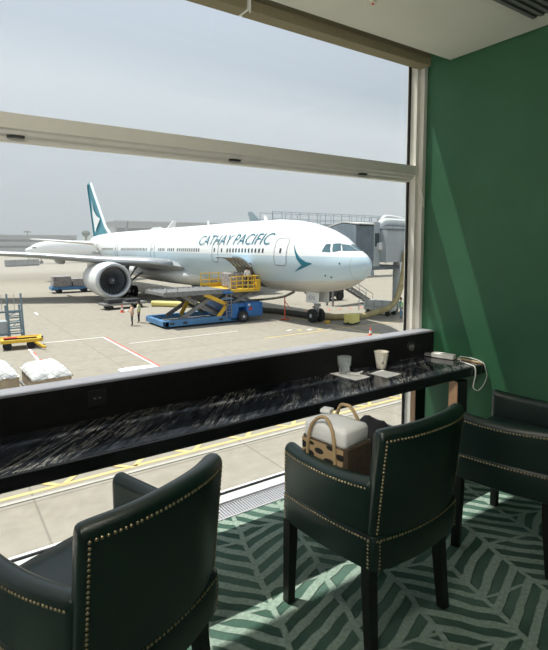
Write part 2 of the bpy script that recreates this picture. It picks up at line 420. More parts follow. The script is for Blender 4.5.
# ceiling vent and sprinkler
v = thing('ceiling_vent', 'slotted air vent set in the ceiling near the green wall', 'vent', (2.4, 1.48, 2.955))
MB().bx(-.68, .68, -.27, .262, -.006, .0).bx(-.66, .66, -.25, .242, -.001, .001).build('vent_frame', M['frame'], v)
MB().bx(-.63, .63, -.22, .215, -.0085, -.006).build('vent_backing', M['darkgrey'], v)
for k in range(10):
    MB().bx(-.63, .63, -.213+k*.044, -.213+k*.044+.022, -.016, -.0085).build('slat', M['steel'], v)
s_ = thing('sprinkler_head', 'small round sprinkler fitting on the white ceiling', 'sprinkler', (2.075, 2.06, 2.955))
MB().lathe([(.004, 0), (.034, 0), (.034, -.006), (.012, -.010), (.010, -.022), (.020, -.024), (.020, -.028), (.001, -.028)]).build('escutcheon', M['ceramic'], s_)
MB().lathe([(.001, -.028), (.006, -.028), (.005, -.036), (.001, -.037)], n=12).build('bulb', M['orange'], s_)

# ------------------------------------------------------------------ counter
ct = thing('window_counter', 'long black marble counter running along the window to the green wall', 'counter', (1.2, 2.25, 0))
def L(o): o.location = (-1.2, -2.25, 0); return o
L(MB().bx(-3.0, XW-.004, 2.046, 2.475, .69, .75).build('countertop', M['marble'], ct, bevel=.002))
L(MB().bx(-3.0, XW-.004, 2.026, 2.0455, .686, .7505).build('front_edge', M['gloss'], ct, bevel=.009, seg=3))
L(MB().bx(-3.0, XW-.004, 2.475, 2.590, .66, .925).build('back_panel', M['black'], ct))
L(MB().bx(-3.0, XW-.004, 2.472, 2.600, .925, .935).build('ledge_cap', M['ledge'], ct))
L(MB().bx(-3.0, XW-.02, 2.10, 2.46, .655, .69).build('under_frame', M['blackmetal'], ct))
for x in (2.955, -1.6):
    for y0, y1 in ((2.06, 2.135), (2.42, 2.47)):
        lg = L(MB().bx(x, x+.103, y0, y1, 0, .656).build('leg', M['blackmetal'], ct))
        MB().bx(x-.006, x-.0005, y0+.004, y1-.004, 0.001, .655).build('leg_facing', M['wood'], lg)
for xx in (.629,):
    so = L(MB().bx(xx-.045, xx+.045, 2.469, 2.475, .812, .896).build('power_socket', M['blackmetal'], ct, bevel=.003))
    MB().bx(xx-.018, xx-.006, 2.4675, 2.4695, .852, .858).bx(xx+.006, xx+.018, 2.4675, 2.4695, .852, .858).build('socket_slot', M['steel'], so)
so = L(MB().lathe([(.001, 2.468), (.036, 2.468), (.041, 2.4705), (.043, 2.475)], (2.949, 0, .838), axis='y').build('power_socket', M['blackmetal'], ct))
sl = MB()
for dx in (-.022, -.009, .004, .02): sl.bx(2.949+dx-.003, 2.949+dx+.003, 2.4655, 2.4685, .826, .846)
sl.bx(2.949-.020, 2.949+.020, 2.4655, 2.4685, .846, .851)
sl.tube([(2.949+.026*cos(a), 2.467, .836+.026*sin(a)) for a in [PI*(1.15+.7*k/10) for k in range(11)]], .0022)
sl.build('socket_marking', M['steel'], so)

# things on the counter
def napkin(name, pts, label, z, cat='napkin'):
    b = MB(); n = 8
    P = [Vector((p[0], p[1], 0)) for p in pts]; c = sum(P, Vector())/4
    vs = []
    for k in range(2):
        for i in range(n+1):
            for j in range(n+1):
                u, w = i/n, j/n
                q = (P[0]*(1-u)+P[1]*u)*(1-w)+(P[3]*(1-u)+P[2]*u)*w - c
                vs.append((q.x, q.y, .0012+.004*max(0, sin(u*5+w*3))*u+.0012*k))
    N_ = (n+1)**2; fs = []
    for k in range(2):
        for i in range(n):
            for j in range(n): fs.append(tuple(k*N_+q for q in (i*(n+1)+j, (i+1)*(n+1)+j, (i+1)*(n+1)+j+1, i*(n+1)+j+1)))
    rim = [i*(n+1) for i in range(n+1)] + [n*(n+1)+j for j in range(1, n+1)] + [i*(n+1)+n for i in range(n-1, -1, -1)] + [j for j in range(n-1, 0, -1)]
    for a, d in zip(rim, rim[1:]+rim[:1]): fs.append((a, d, N_+d, N_+a))
    b.add(vs, fs); o = b.build(name, M['paper'], smooth=True, angle=.9); o.location = (c.x, c.y, z); tag(o, label, cat); return o
napkin('paper_napkin', [(2.137, 2.47), (2.285, 2.43), (2.285, 2.245), (2.155, 2.245)], 'flat paper napkin underneath the water glass', .7505)
napkin('paper_napkin', [(2.351, 2.311), (2.492, 2.335), (2.505, 2.179), (2.363, 2.175)], 'white square napkin lying in front of the coffee mug', .7505)
g_ = thing('water_glass', 'clear ribbed water tumbler standing on a napkin', 'glass', (2.207, 2.405, .757))
MB().lathe([(.001, .004), (.033, .0), (.037, .012), (.040, .05), (.047, .058), (.0475, .112), (.0455, .112), (.0445, .06), (.037, .052), (.034, .014), (.001, .013)]).build('tumbler', M['tumbler'], g_, smooth=True, angle=.8)
MB().lathe([(.001, .0145), (.0325, .0155), (.0358, .05), (.001, .052)]).build('water', M['water'], g_, smooth=True, angle=.8)
# crumpled tissue / sugar sticks
ti = MB()
for k in range(6):
    a = -.5+k*.22; ln = .055+.01*(k % 3)
    ti.box((.0+.006*k-.015, -.008*k+.02, .005+.0022*k), (.075, .013, .003), a-.2)
t_ = ti.build('sugar_packets', M['paper'], bevel=.001); t_.location = (2.245, 2.33, .758); tag(t_, 'small fan of crumpled white paper sachets beside the water glass', 'paper sachets')
m_ = thing('coffee_mug', 'off white ceramic mug with small handle on the black counter', 'mug', (2.525, 2.375, .7505))
MB().lathe([(.001, .0), (.030, .0), (.034, .004), (.040, .045), (.0495, .112), (.051, .119), (.0475, .119), (.0455, .11), (.036, .045), (.030, .008), (.001, .006)]).build('cup', M['ceramic'], m_, smooth=True, angle=.9)
MB().lathe([(.001, .098), (.0435, .098), (.0435, .1), (.001, .1)]).build('coffee', M['coffee'], m_, smooth=True, angle=.8)
hd = Vector((-.62, -.78, 0))
MB().tube(spline([hd*.044+Vector((0, 0, .092)), hd*.066+Vector((0, 0, .096)), hd*.075+Vector((0, 0, .078)), hd*.066+Vector((0, 0, .060)), hd*.040+Vector((0, 0, .056))], 6), .0055).build('handle', M['ceramic'], m_, smooth=True)
# adapter and cables
a_ = thing('power_adapter', 'white power adapter on the counter below the round socket', 'charger', (3.14, 2.325, .7515), rz=1.85)
MB().box((0, 0, .019), (.17, .062, .036)).build('adapter_body', M['white'], a_, bevel=.006, seg=3)
MB().box((.115, .0, .012), (.055, .04, .022)).build('plug', M['steel'], a_, bevel=.004)
def cable(name, pts, r, label, mat_='white'):
    o = MB().tube(spline(pts, 8), r).build(name, M[mat_], smooth=True); return tag(o, label, 'cable')
cable('charging_cable', [(3.170, 2.225, .756), (3.172, 2.20, .758), (3.135, 2.17, .757), (3.10, 2.08, .757), (3.085, 2.035, .757), (3.082, 2.018, .742), (3.078, 2.012, .70), (3.06, 2.01, .65), (3.055, 2.01, .61), (3.09, 2.005, .585)], .0042, 'white cable looping off the counter edge with its plug dangling')
cable('charging_cable', [(3.19, 2.225, .757), (3.18, 2.21, .775), (3.17, 2.19, .784), (3.185, 2.10, .782), (3.194, 2.03, .762), (3.198, 2.012, .72), (3.205, 2.005, .68), (3.19, 2.005, .64), (3.15, 2.005, .60), (3.105, 2.005, .583)], .0032, 'thin white cable arching over the counter corner beside the wall')
o = MB().bx(-.009, .009, -.105, .105, 0, .013).build('tan_strip', M['tan'], bevel=.003); o.location = (3.205, 2.14, .7505); tag(o, 'slim tan stick along the wall end of the counter', 'strip')  # narrow tan bar laid along the counter end

# ------------------------------------------------------------------ armchairs
class Slab:
    """upholstered panel swept along a plan path; t in 0..1"""
    def __init__(s, path, top, zb, th, lean=(0, 0), n=24):
        s.path = [Vector((*p, 0)) for p in path]; s.top = top; s.zb = zb; s.th = th; s.lean = Vector((*lean, 0)); s.n = n
        s.sp = spline(s.path, 12)
    def c(s, t):
        k = t*(len(s.sp)-1); i = min(int(k), len(s.sp)-2); return s.sp[i].lerp(s.sp[i+1], k-i)
    def nrm(s, t):
        d = s.c(min(1, t+.01)) - s.c(max(0, t-.01)); d.normalize(); return Vector((-d.y, d.x, 0)), d
    def pos(s, t, z, side):
        n, d = s.nrm(t); zt = s.top(t)
        return s.c(t) + n*side*s.th + s.lean*((z-s.zb)/(zt-s.zb)) + Vector((0, 0, z)), n*side
    def mesh(s):
        secs = []; th = s.th
        ex = [(0, -.62, .55), (0, -.5, .82), (0, -.25, .96)] + [(i/s.n, 0, 1) for i in range(s.n+1)] + [(1, .25, .96), (1, .5, .82), (1, .62, .55)]
        for t, e, k in ex:
            n, d = s.nrm(t); zt = s.top(t)-(1-k)*th*.8; c = s.c(t)+d*e*th*.85; q = []
            prof = [(-k, s.zb)] + [(-k*cos(a*PI/8), zt-th+th*sin(a*PI/8)) for a in range(0, 9)] + [(k, s.zb)]
            prof = prof[:1] + [(-k, s.zb+(zt-th-s.zb)*f) for f in (.33, .66)] + prof[1:-1] + [(k, s.zb+(zt-th-s.zb)*f) for f in (.66, .33)] + prof[-1:]
            for o, z in prof:
                q.append(c + n*o*th + s.lean*((z-s.zb)/(s.top(t)-s.zb)) + Vector((0, 0, z)))
            secs.append(q)
        b = MB(); b.loft(secs); return b
def nails(b, fn, a, e, step=.0146, r=.0053):
    # fn(u) -> (pos, normal), sampled by arc length
    P = [fn(a+(e-a)*i/160) for i in range(161)]; acc = 0; b.dome(P[0][0], P[0][1], r)
    for i in range(160):
        acc += (P[i+1][0]-P[i][0]).length
        if acc >= step: acc -= step; b.dome(P[i+1][0], P[i+1][1], r)
def outline(hw_f, hw_r, yf, yr, bow, inset=0):
    pts = []
    cor = [(-hw_f, yf), (-hw_r, yr), (hw_r, yr), (hw_f, yf)]
    for i in range(4):
        a = Vector(cor[i]); c = Vector(cor[(i+1) % 4]); d = (c-a); nn = Vector((d.y, -d.x)).normalized()*-1
        cen = Vector((0, (yf+yr)/2))
        if nn.dot((a+c)/2-cen) < 0: nn = -nn
        for k in range(14):
            u = .03+.94*k/13; pts.append(a+d*u+nn*bow[i]*4*u*(1-u))
    if inset: 
        pts = [p*(1-inset/.28) for p in pts]
    return pts
def make_chair(label):
    t = thing('armchair', label, 'armchair', group='studded green leather armchairs at the counter')
    bow = (.016, .040, .016, .012)
    ol = lambda ins: outline(.297, .270, .240, -.262, bow, ins)
    b = MB(); b.loft([[(p.x, p.y, z) for p in ol(i)] for i, z in ((.05, .372), (.02, .374), (.004, .386), (-.003, .45), (-.001, .512), (.004, .522))])
    b.build('seat_base', M['leather'], t, smooth=True, angle=.8)
    cu = MB(); cu.loft([[(p.x*.86, p.y*.86+.012+.028*(p.y > .2), z) for p in ol(i)] for i, z in ((.02, .50), (.0, .515), (-.005, .545), (.004, .565), (.025, .578), (.08, .584))])
    cu.build('seat_cushion', M['leather'], t, smooth=True)
    th = .033
    for s in (-1, 1):
        nb = MB()
        pa = [(s*(.262), .222), (s*.266, .1), (s*.257, -.06), (s*.232, -.215)]
        top = lambda u: .735-.012*sin(PI*u)-.004*u
        a = Slab(pa, top, .522, th); a.mesh().build('armrest', M['leather'], t, smooth=True, angle=1.0)
        side = -1 if s < 0 else 1
        # outward side: test
        p, n_ = a.pos(.5, .6, 1); side = 1 if n_.x*s > 0 else -1
        def off(f, d=.0005): return lambda u: (lambda q: (q[0]+q[1]*d, q[1]))(f(u))
        nails(nb, off(lambda u: a.pos(u, top(u)-.034, side)), .0, .97)
        nails(nb, off(lambda u: a.pos(.0, .53+(.70-.53)*u, side)), 0, 1)
        # lower row and corner rows on the seat base
        def sb(z): 
            q = ol(0); q = q[:14] if s < 0 else q[28:42][::-1]
            def f(u):
                k = min(u*13, 12.999); i = int(k); p = q[i].lerp(q[i+1], k-i); d = q[i+1]-q[i]; n2 = Vector((d.y, -d.x, 0)).normalized()
                if n2.x*s < 0: n2 = -n2
                return Vector((p.x, p.y, z))+n2*.0015, n2
            return f
        nb.build('nailhead_trim', M['brass'], t, smooth=True); nb = MB()
        nails(nb, sb(.508), .0, 1)
        for u0 in (.012, .985):
            nails(nb, lambda v: sb(.40+(.508-.40)*v)(u0), 0, 1)
        nb.build('nailhead_trim', M['brass'], t, smooth=True)
    nb = MB(); pb = [(-.240, -.222), (-.13, -.262), (0, -.276), (.13, -.262), (.240, -.222)]
    topb = lambda u: .935+.012*sin(PI*u)
    bk = Slab(pb, topb, .522, .034, (0, -.045)); bk.mesh().build('backrest', M['leather'], t, smooth=True, angle=1.0)
    p, n_ = bk.pos(.5, .6, 1); sd = 1 if n_.y < 0 else -1
    o2 = lambda f: (lambda u: (lambda q: (q[0]+q[1]*.0008, q[1]))(f(u)))
    nails(nb, o2(lambda u: bk.pos(u, topb(u)-.040, sd)), .03, .97)
    for u0 in (.03, .97): nails(nb, o2(lambda v: bk.pos(u0, .53+(.895-.53)*v, sd)), 0, 1)
    nb.build('nailhead_trim', M['brass'], t, smooth=True); nb = MB()
    q = ol(0)[14:28]
    def rb(z):
        def f(u):
            k = min(u*13, 12.999); i = int(k); p = q[i].lerp(q[i+1], k-i); d = q[i+1]-q[i]; n2 = Vector((d.y, -d.x, 0)).normalized()
            if n2.y > 0: n2 = -n2
            return Vector((p.x, p.y, z))+n2*.0015, n2
        return f
    nails(nb, rb(.508), 0, 1)
    for u0 in (.02, .98): nails(nb, lambda v: rb(.40+(.508-.40)*v)(u0), 0, 1)
    nb.build('nailhead_trim', M['brass'], t, smooth=True)
    for sx in (-1, 1):
        for x, y, x2, y2 in ((.276, .212, .282, .216), (.226, -.206, .236, -.232)):
            lg = MB(); lg.loft([[(sx*cx_+a*w, cy_+b_*w, z) for a, b_ in ((-1, -1), (1, -1), (1, 1), (-1, 1))] for cx_, cy_, w, z in ((x, y, .0235, .39), (x, y, .0235, .30), (x2, y2, .0195, 0))])
            lg.build('leg', M['legwood'], t, bevel=.003)
    return t
ch = make_chair('studded dark green leather armchair holding a leaf print tote bag')
def put(o, x, y, deg, label=None):
    o.location = (x, y, 0); o.rotation_euler = (0, 0, math.radians(deg))
    if label: o['label'] = label
    return o
put(ch, 1.535, 1.505, 3.2)
put(copy_tree(ch), .385, 1.545, 22.0, 'empty studded green armchair nearest the camera, cropped at the lower left')
put(copy_tree(ch), 2.545, 1.385, 12.2, 'studded green armchair standing closest to the green wall')

# bag on the middle chair
bg = thing('tote_bag', 'jute tote bag with black leaf print and white padded lid on the middle armchair', 'bag', (1.375, 1.545, .5845), rz=math.radians(9))
b = MB()
def rr(hx, hy, z, r=.018):
    q = []
    for sx, sy, a0 in ((1, 1, 0), (-1, 1, PI/2), (-1, -1, PI), (1, -1, 1.5*PI)):
        for k in range(4):
            a = a0+k*PI/6; q.append((sx*(hx-r)+r*cos(a), sy*(hy-r)+r*sin(a), z))
    return q
b.loft([rr(.082, .112, 0), rr(.088, .118, .02), rr(.09, .122, .12), rr(.088, .12, .205), rr(.084, .116, .206), rr(.083, .114, .19)])
body = b.build('bag_body', M['jute_side'], bg, smooth=True, angle=.8)
MB().loft([[(-.0925, y, z) for y, z in ((-.105, .03), (.105, .03), (.112, .2), (-.112, .2))], [(-.0895, y, z) for y, z in ((-.105, .03), (.105, .03), (.112, .2), (-.112, .2))]]).build('printed_panel', M['jute'], body)
MB().loft([[(x, -.1245, z) for x, z in ((-.078, .03), (.078, .03), (.078, .2), (-.078, .2))], [(x, -.1205, z) for x, z in ((-.078, .03), (.078, .03), (.078, .2), (-.078, .2))]]).build('side_panel', M['jute_side'], body)
lid = MB(); lid.loft([rr(.080, .112, .195), rr(.082, .114, .215), rr(.082, .114, .258), rr(.076, .108, .272), rr(.05, .08, .278), rr(.01, .02, .279, .005)])
lid.build('padded_lid', M['coolwhite'], bg, smooth=True)
for sx, dy, hh in ((-1, 0, .30), (1, .01, .315)):
    x = sx*.0965
    MB().tube(spline([(x, -.075+dy, .13), (x, -.07+dy, .2), (x*.95, -.055+dy, .265), (x*.85, -.025+dy, hh), (x*.8, .005+dy, hh+.008), (x*.85, .035+dy, hh-.005), (x*.95, .06+dy, .262), (x, .072+dy, .2), (x, .076+dy, .13)], 6), .0075).build('handle', M['rope'], bg, smooth=True)
MB().box((.045, .09, .288), (.05, .05, .018), .3).build('folded_liner', M['coolwhite'], bg, bevel=.006)
# black jacket behind the bag
j = MB(); pts = []
nx, ny = 14, 10
for i in range(nx+1):
    for k in range(ny+1):
        u, w = i/nx-.5, k/ny-.5
        z = .205*(1-(2*u)**4)*(1-(2*w)**4) + .010*sin(9*u+4*w)+.007*sin(14*w-5*u)
        pts.append((u*.19, w*.24, max(0, z)))
N_ = len(pts); pts += [(p[0], p[1], 0) for p in pts]; fs = []
for i in range(nx):
    for k in range(ny):
        q = (i*(ny+1)+k, (i+1)*(ny+1)+k, (i+1)*(ny+1)+k+1, i*(ny+1)+k+1); fs.append(q); fs.append(tuple(N_+x for x in q[::-1]))
rim = [i*(ny+1) for i in range(nx+1)] + [nx*(ny+1)+k for k in range(1, ny+1)] + [i*(ny+1)+ny for i in range(nx-1, -1, -1)] + [k for k in range(ny-1, 0, -1)]
for a, d in zip(rim, rim[1:]+rim[:1]): fs.append((a, d, N_+d, N_+a))
j.add(pts, fs); o = j.build('folded_jacket', M['cloth_black'], smooth=True); o.location = (1.635, 1.60, .5845); o.rotation_euler = (0, 0, .15)
tag(o, 'crumpled black jacket stuffed between the tote bag and the armrest', 'jacket')

# ------------------------------------------------------------------ the apron
G = -4.57
ap = struct(MB().bx(-250, 700, 2.8, 1100, G-.3, G).build('apron', M['apron']))
nl = [0]
def line(pts, m, w=.15):
    nl[0] += 1; z = G+.004+(nl[0] % 12)*.0012
    b = MB(); b.bar((*pts[0], z), (*pts[1], z), w, .006); return b.build('painted_line', M[m], ap)
line([(4.24, 20), (4.5, 34.2)], 'lw', .14); 
for k in range(5): line([(4.36+.018*1.2*k+.1, 24+k*2.2), (4.385+.018*1.2*k+.1, 25.1+k*2.2)], 'lr', .13)
line([(5.3, 34.3), (9.25, 34.2)], 'lw', .15)
line([(9.17, 20), (9.26, 34.2)], 'lw', .12); line([(9.31, 20), (9.40, 34.2)], 'lr', .12)
line([(7.55, 49), (7.6, 51.2)], 'lw', .18)
line([(-20, 13.03), (60, 13.03)], 'lwf', .13)
line([(-20, 13.36), (60, 13.36)], 'ly', .13); line([(-20, 15.2), (60, 15.2)], 'ly', .13)
for k in range(-8, 16):
    x = -1.2+k*1.85; line([(x, 13.36), (x+1.7, 15.2)], 'ly', .13); line([(x+1.7, 13.36), (x, 15.2)], 'ly', .13)
line([(25.4, 22), (25.3, 40)], 'ly', .16)
line([(18, 27.5), (33, 27.5)], 'ly', .14)
for k in range(7): line([(27+k*1.3, 36-k*.1), (27.9+k*1.3, 37.4-k*.1)], 'lr', .14)
for k in range(5): line([(21.0+k*.7, 29.0-k*.3), (21.5+k*.7, 29.15-k*.3)], 'ly' if k % 2 else 'lw', .2)
line([(10, 31), (18, 31)], 'lw', .1)

# ------------------------------------------------------------------ aircraft
T = [(0,4.80,4.70,.04),(.12,5.10,4.38,.34),(.4,5.42,4.02,.70),(.9,5.72,3.64,1.10),(1.6,6.02,3.28,1.54),(2.4,6.42,2.98,1.93),(3.4,7.05,2.74,2.32),(4.6,7.52,2.54,2.62),(6.2,7.95,2.40,2.87),(8.2,8.28,2.33,3.03),(10.5,8.46,2.30,3.09),(13.5,8.5,2.30,3.1),(30,8.5,2.30,3.1),(46,8.5,2.30,3.1),(50,8.5,2.42,3.08),(54,8.5,2.85,3.0),(58,8.48,3.6,2.82),(62,8.42,4.5,2.5),(66,8.3,5.4,2.0),(69,8.15,6.05,1.5),(71.5,7.9,6.55,.95),(73,7.6,6.85,.45),(73.6,7.4,7.0,.15)]
def Ti(s):
    if s <= 0: return T[0][1:]
    for a, c in zip(T, T[1:]):
        if a[0] <= s <= c[0]:
            k = (s-a[0])/(c[0]-a[0]); return tuple(a[i]+(c[i]-a[i])*k for i in (1, 2, 3))
    return T[-1][1:]
def surf_l(s, h):
    t, b, w = Ti(s); k = 1-((h-(t+b)/2)/((t-b)/2))**2
    return w*math.sqrt(k) if k > 0 else 0
def pt(s, h, off=.02):
    l = surf_l(s, h); t, b, w = Ti(s); a = (h-(t+b)/2)/((t-b)/2)
    nz = max(-.95, min(.95, a)); nl = math.sqrt(1-nz*nz)
    return Vector((-(l+off*nl), s, h+off*nz))
def fuselage(n=48):
    b = MB(); secs = []
    ss = sorted(set([r[0] for r in T]+[.04, .25, .65, 1.2, 2, 2.9, 4, 5.4, 7.2, 9.3, 12]))
    for s in ss:
        t, bo, w = Ti(s)
        secs.append([(-w*cos(2*PI*k/n), s, (t+bo)/2+(t-bo)/2*sin(2*PI*k/n)) for k in range(n)])
    b.loft(secs); return b
def patch(b, quad, nu=6, nv=6, off=.02):
    """quad of (s,h) corners, thin plate following the skin"""
    vs = []
    for o in (off, off-.04):
        for i in range(nu+1):
            for k in range(nv+1):
                u, w = i/nu, k/nv
                s = (quad[0][0]*(1-u)+quad[1][0]*u)*(1-w)+(quad[3][0]*(1-u)+quad[2][0]*u)*w
                h = (quad[0][1]*(1-u)+quad[1][1]*u)*(1-w)+(quad[3][1]*(1-u)+quad[2][1]*u)*w
                vs.append(pt(s, h, o))
    m = (nu+1)*(nv+1); fs = []
    for i in range(nu):
        for k in range(nv):
            q = (i*(nv+1)+k, (i+1)*(nv+1)+k, (i+1)*(nv+1)+k+1, i*(nv+1)+k+1); fs.append(q); fs.append(tuple(m+x for x in q[::-1]))
    rim = [i*(nv+1) for i in range(nu+1)] + [nu*(nv+1)+k for k in range(1, nv+1)] + [i*(nv+1)+nv for i in range(nu-1, -1, -1)] + [k for k in range(nv-1, 0, -1)]
    for a, d in zip(rim, rim[1:]+rim[:1]): fs.append((a, d, m+d, m+a))
    b.add(vs, fs)
def skinline(b, pts, w=.05, off=.015, n=10, closed=False):
    P = []
    for a, c in zip(pts, pts[1:]+(pts[:1] if closed else [])):
        for k in range(n): P.append(pt(a[0]+(c[0]-a[0])*k/n, a[1]+(c[1]-a[1])*k/n, off))
    if not closed: P.append(pt(*pts[-1], off))
    b.tube(P, w/2, 5, closed=closed)
def airfoil(le, te, z, th, n=9):
    """section in the y(s)-z plane at given x=le[0]"""
    up, lo = [], []
    for i in range(n+1):
        u = i/n; y = le[1]+(te[1]-le[1])*u**1.4; u2 = u**1.4
        t = th*(1.6*math.sqrt(u2)*(1-u2)+.25*u2*(1-u2)+.03*(1-u2)+.01)
        up.append((le[0], y, z+t*.62)); lo.append((le[0], y, z-t*.48))
    return up+lo[::-1]
def wing(side, stations, mat_, name, parent):
    b = MB(); b.loft([airfoil((-side*l, sl), (-side*l, st), h, th) for l, sl, st, h, th in stations])
    return b.build(name, mat_, parent, smooth=True, angle=.9)
def poly_skin(pts, off):
    """filled polygon on the skin (s,h), refined so it follows the curve"""
    bm = bmesh.new(); vs = [bm.verts.new((p[0], p[1], 0)) for p in pts]; bm.faces.new(vs)
    bmesh.ops.triangulate(bm, faces=bm.faces[:])
    for _ in range(3): bmesh.ops.subdivide_edges(bm, edges=[e for e in bm.edges if e.calc_length() > .18], cuts=1, use_grid_fill=True); bmesh.ops.triangulate(bm, faces=bm.faces[:])
    r = bmesh.ops.extrude_face_region(bm, geom=bm.faces[:]); 
    for e in r['geom']:
        if isinstance(e, bmesh.types.BMVert): e.co.z = 1
    b = MB(); bm.verts.index_update()
    b.add([pt(v_.co.x, v_.co.y, off if v_.co.z > .5 else off-.03) for v_ in bm.verts], [tuple(v_.index for v_ in f.verts) for f in bm.faces]); bm.free(); return b
def wheel(b, c, r, w, axis='x'):
    b.lathe([(r*.55, -w*.42), (r*.8, -w/2), (r*.95, -w*.42), (r, -w*.2), (r, w*.2), (r*.95, w*.42), (r*.8, w/2), (r*.55, w*.42)], c, axis=axis, n=24)
def hubm(b, c, r, w, axis='x'): b.lathe([(.02, -w*.46), (r*.25, -w*.46), (r*.3, -w*.36), (r*.56, -w*.40), (r*.56, w*.40), (r*.3, w*.36), (r*.25, w*.46), (.02, w*.46)], c, axis=axis, n=20)
def text_mesh(txt, size, shear=0, align='LEFT', scx=1.0):
    cu = bpy.data.curves.new('t', 'FONT'); cu.body = txt; cu.size = size; cu.shear = shear; cu.align_x = align; cu.resolution_u = 3; cu.offset = -.010
    o = bpy.data.objects.new('t', cu); C.objects.link(o); bpy.context.view_layer.update()
    me = bpy.data.meshes.new_from_object(o.evaluated_get(bpy.context.evaluated_depsgraph_get())); bpy.data.objects.remove(o)
    bm = bmesh.new(); bm.from_mesh(me); bpy.data.meshes.remove(me); return bm

PX, PY = 25.3, 25.1
pl = thing('airliner', 'large white wide body airliner with teal tail parked nose in at the gate', 'airplane', (PX, PY, G))
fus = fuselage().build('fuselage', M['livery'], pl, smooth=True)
# belly fairing
bf = MB(); secs = []
for s, w, dz, hh in ((22, 1.6, 3.0, .6), (24, 2.5, 2.9, 1.0), (27, 3.3, 2.9, 1.25), (31, 3.6, 2.95, 1.35), (38, 3.6, 2.95, 1.35), (43, 3.2, 2.95, 1.2), (47, 2.0, 2.9, .6)):
    secs.append([(w*cos(2*PI*k/24), s, dz+hh*sin(2*PI*k/24)) for k in range(24)])
bf.loft(secs).build('belly_fairing', mat('fairing_grey', (.62, .63, .62), .35), pl, smooth=True, angle=1.0)
# wings, stabilisers, fin
WS = [(2.2, 25.0, 41, 3.75, 2.0), (3.6, 26.3, 40.6, 4.05, 1.75), (6, 27.95, 40.2, 4.35, 1.5), (9.6, 30.35, 40.4, 4.62, 1.15), (16, 34.65, 43.0, 5.2, .85), (24, 40.0, 45.9, 5.7, .6), (31, 44.7, 48.2, 6.1, .35), (32.4, 46.4, 48.4, 6.2, .15)]
for sd in (1, -1):
    w = wing(sd, WS, M['winggrey'], 'wing', pl)
    le = MB(); le.loft([[(-sd*l, sl-.05+a, h+th*z) for a, z in ((.0, .08), (.35, .34), (.5, .30), (.4, -.12), (.1, -.05))] for l, sl, st, h, th in WS[1:-1]])
    le.build('leading_edge', M['naclip'], w, smooth=True)
    for l in (7.2, 12.5):
        fb = MB(); y = 38.5+max(0, (l-9.6))*.36; z = 4.25+l*.035
        fb.loft([[(-sd*l+r*cos(a), y+dy, z-.25+1.4*r*sin(a)) for a in [2*PI*k/10 for k in range(10)]] for dy, r in ((-2.2, .05), (-1, .28), (1, .32), (3, .2), (4.2, .04))])
        fb.build('flap_fairing', M['winggrey'], w, smooth=True)
    wing(sd, [(1.0, 63.5, 71.5, 6.6, .9), (3, 65.3, 71.9, 6.85, .7), (10.6, 71.2, 73.9, 7.5, .3), (10.9, 71.9, 73.9, 7.52, .1)], M['pw'], 'tailplane', pl)
FP = [(61.5, 8.35), (64.2, 9.6), (72.9, 18.1), (73.4, 18.3), (75.2, 18.3), (75.1, 17.6), (71.6, 7.9)]
fn = MB(); cen = (69.5, 11.5)
fn.loft([[(x, cen[0]+(y-cen[0])*k, cen[1]+(z-cen[1])*k) for y, z in FP] for x, k in ((-.07, .985), (-.27, .93), (.27, .93), (.07, .985))], closed=False)
fin = fn.build('tail_fin', M['teal_hazed'], pl)
MB().loft([[(x, y, z) for y, z in ((61.3, 8.3), (64.05, 9.6), (72.85, 18.15), (73.1, 18.05), (64.9, 9.7), (62.6, 8.3))] for x in (-.20, .20)]).build('fin_leading_edge', M['pw'], fin, bevel=.08)
tl = [(71.9, 14.8), (70.9, 12.9), (69.03, 11.75), (66.6, 11.13), (68.2, 10.21), (70.3, 8.8), (70.75, 10.20), (71.5, 11.9)]
MB().prism(tl, 'x', -.30, -.26).build('tail_emblem', M['pw'], fin)
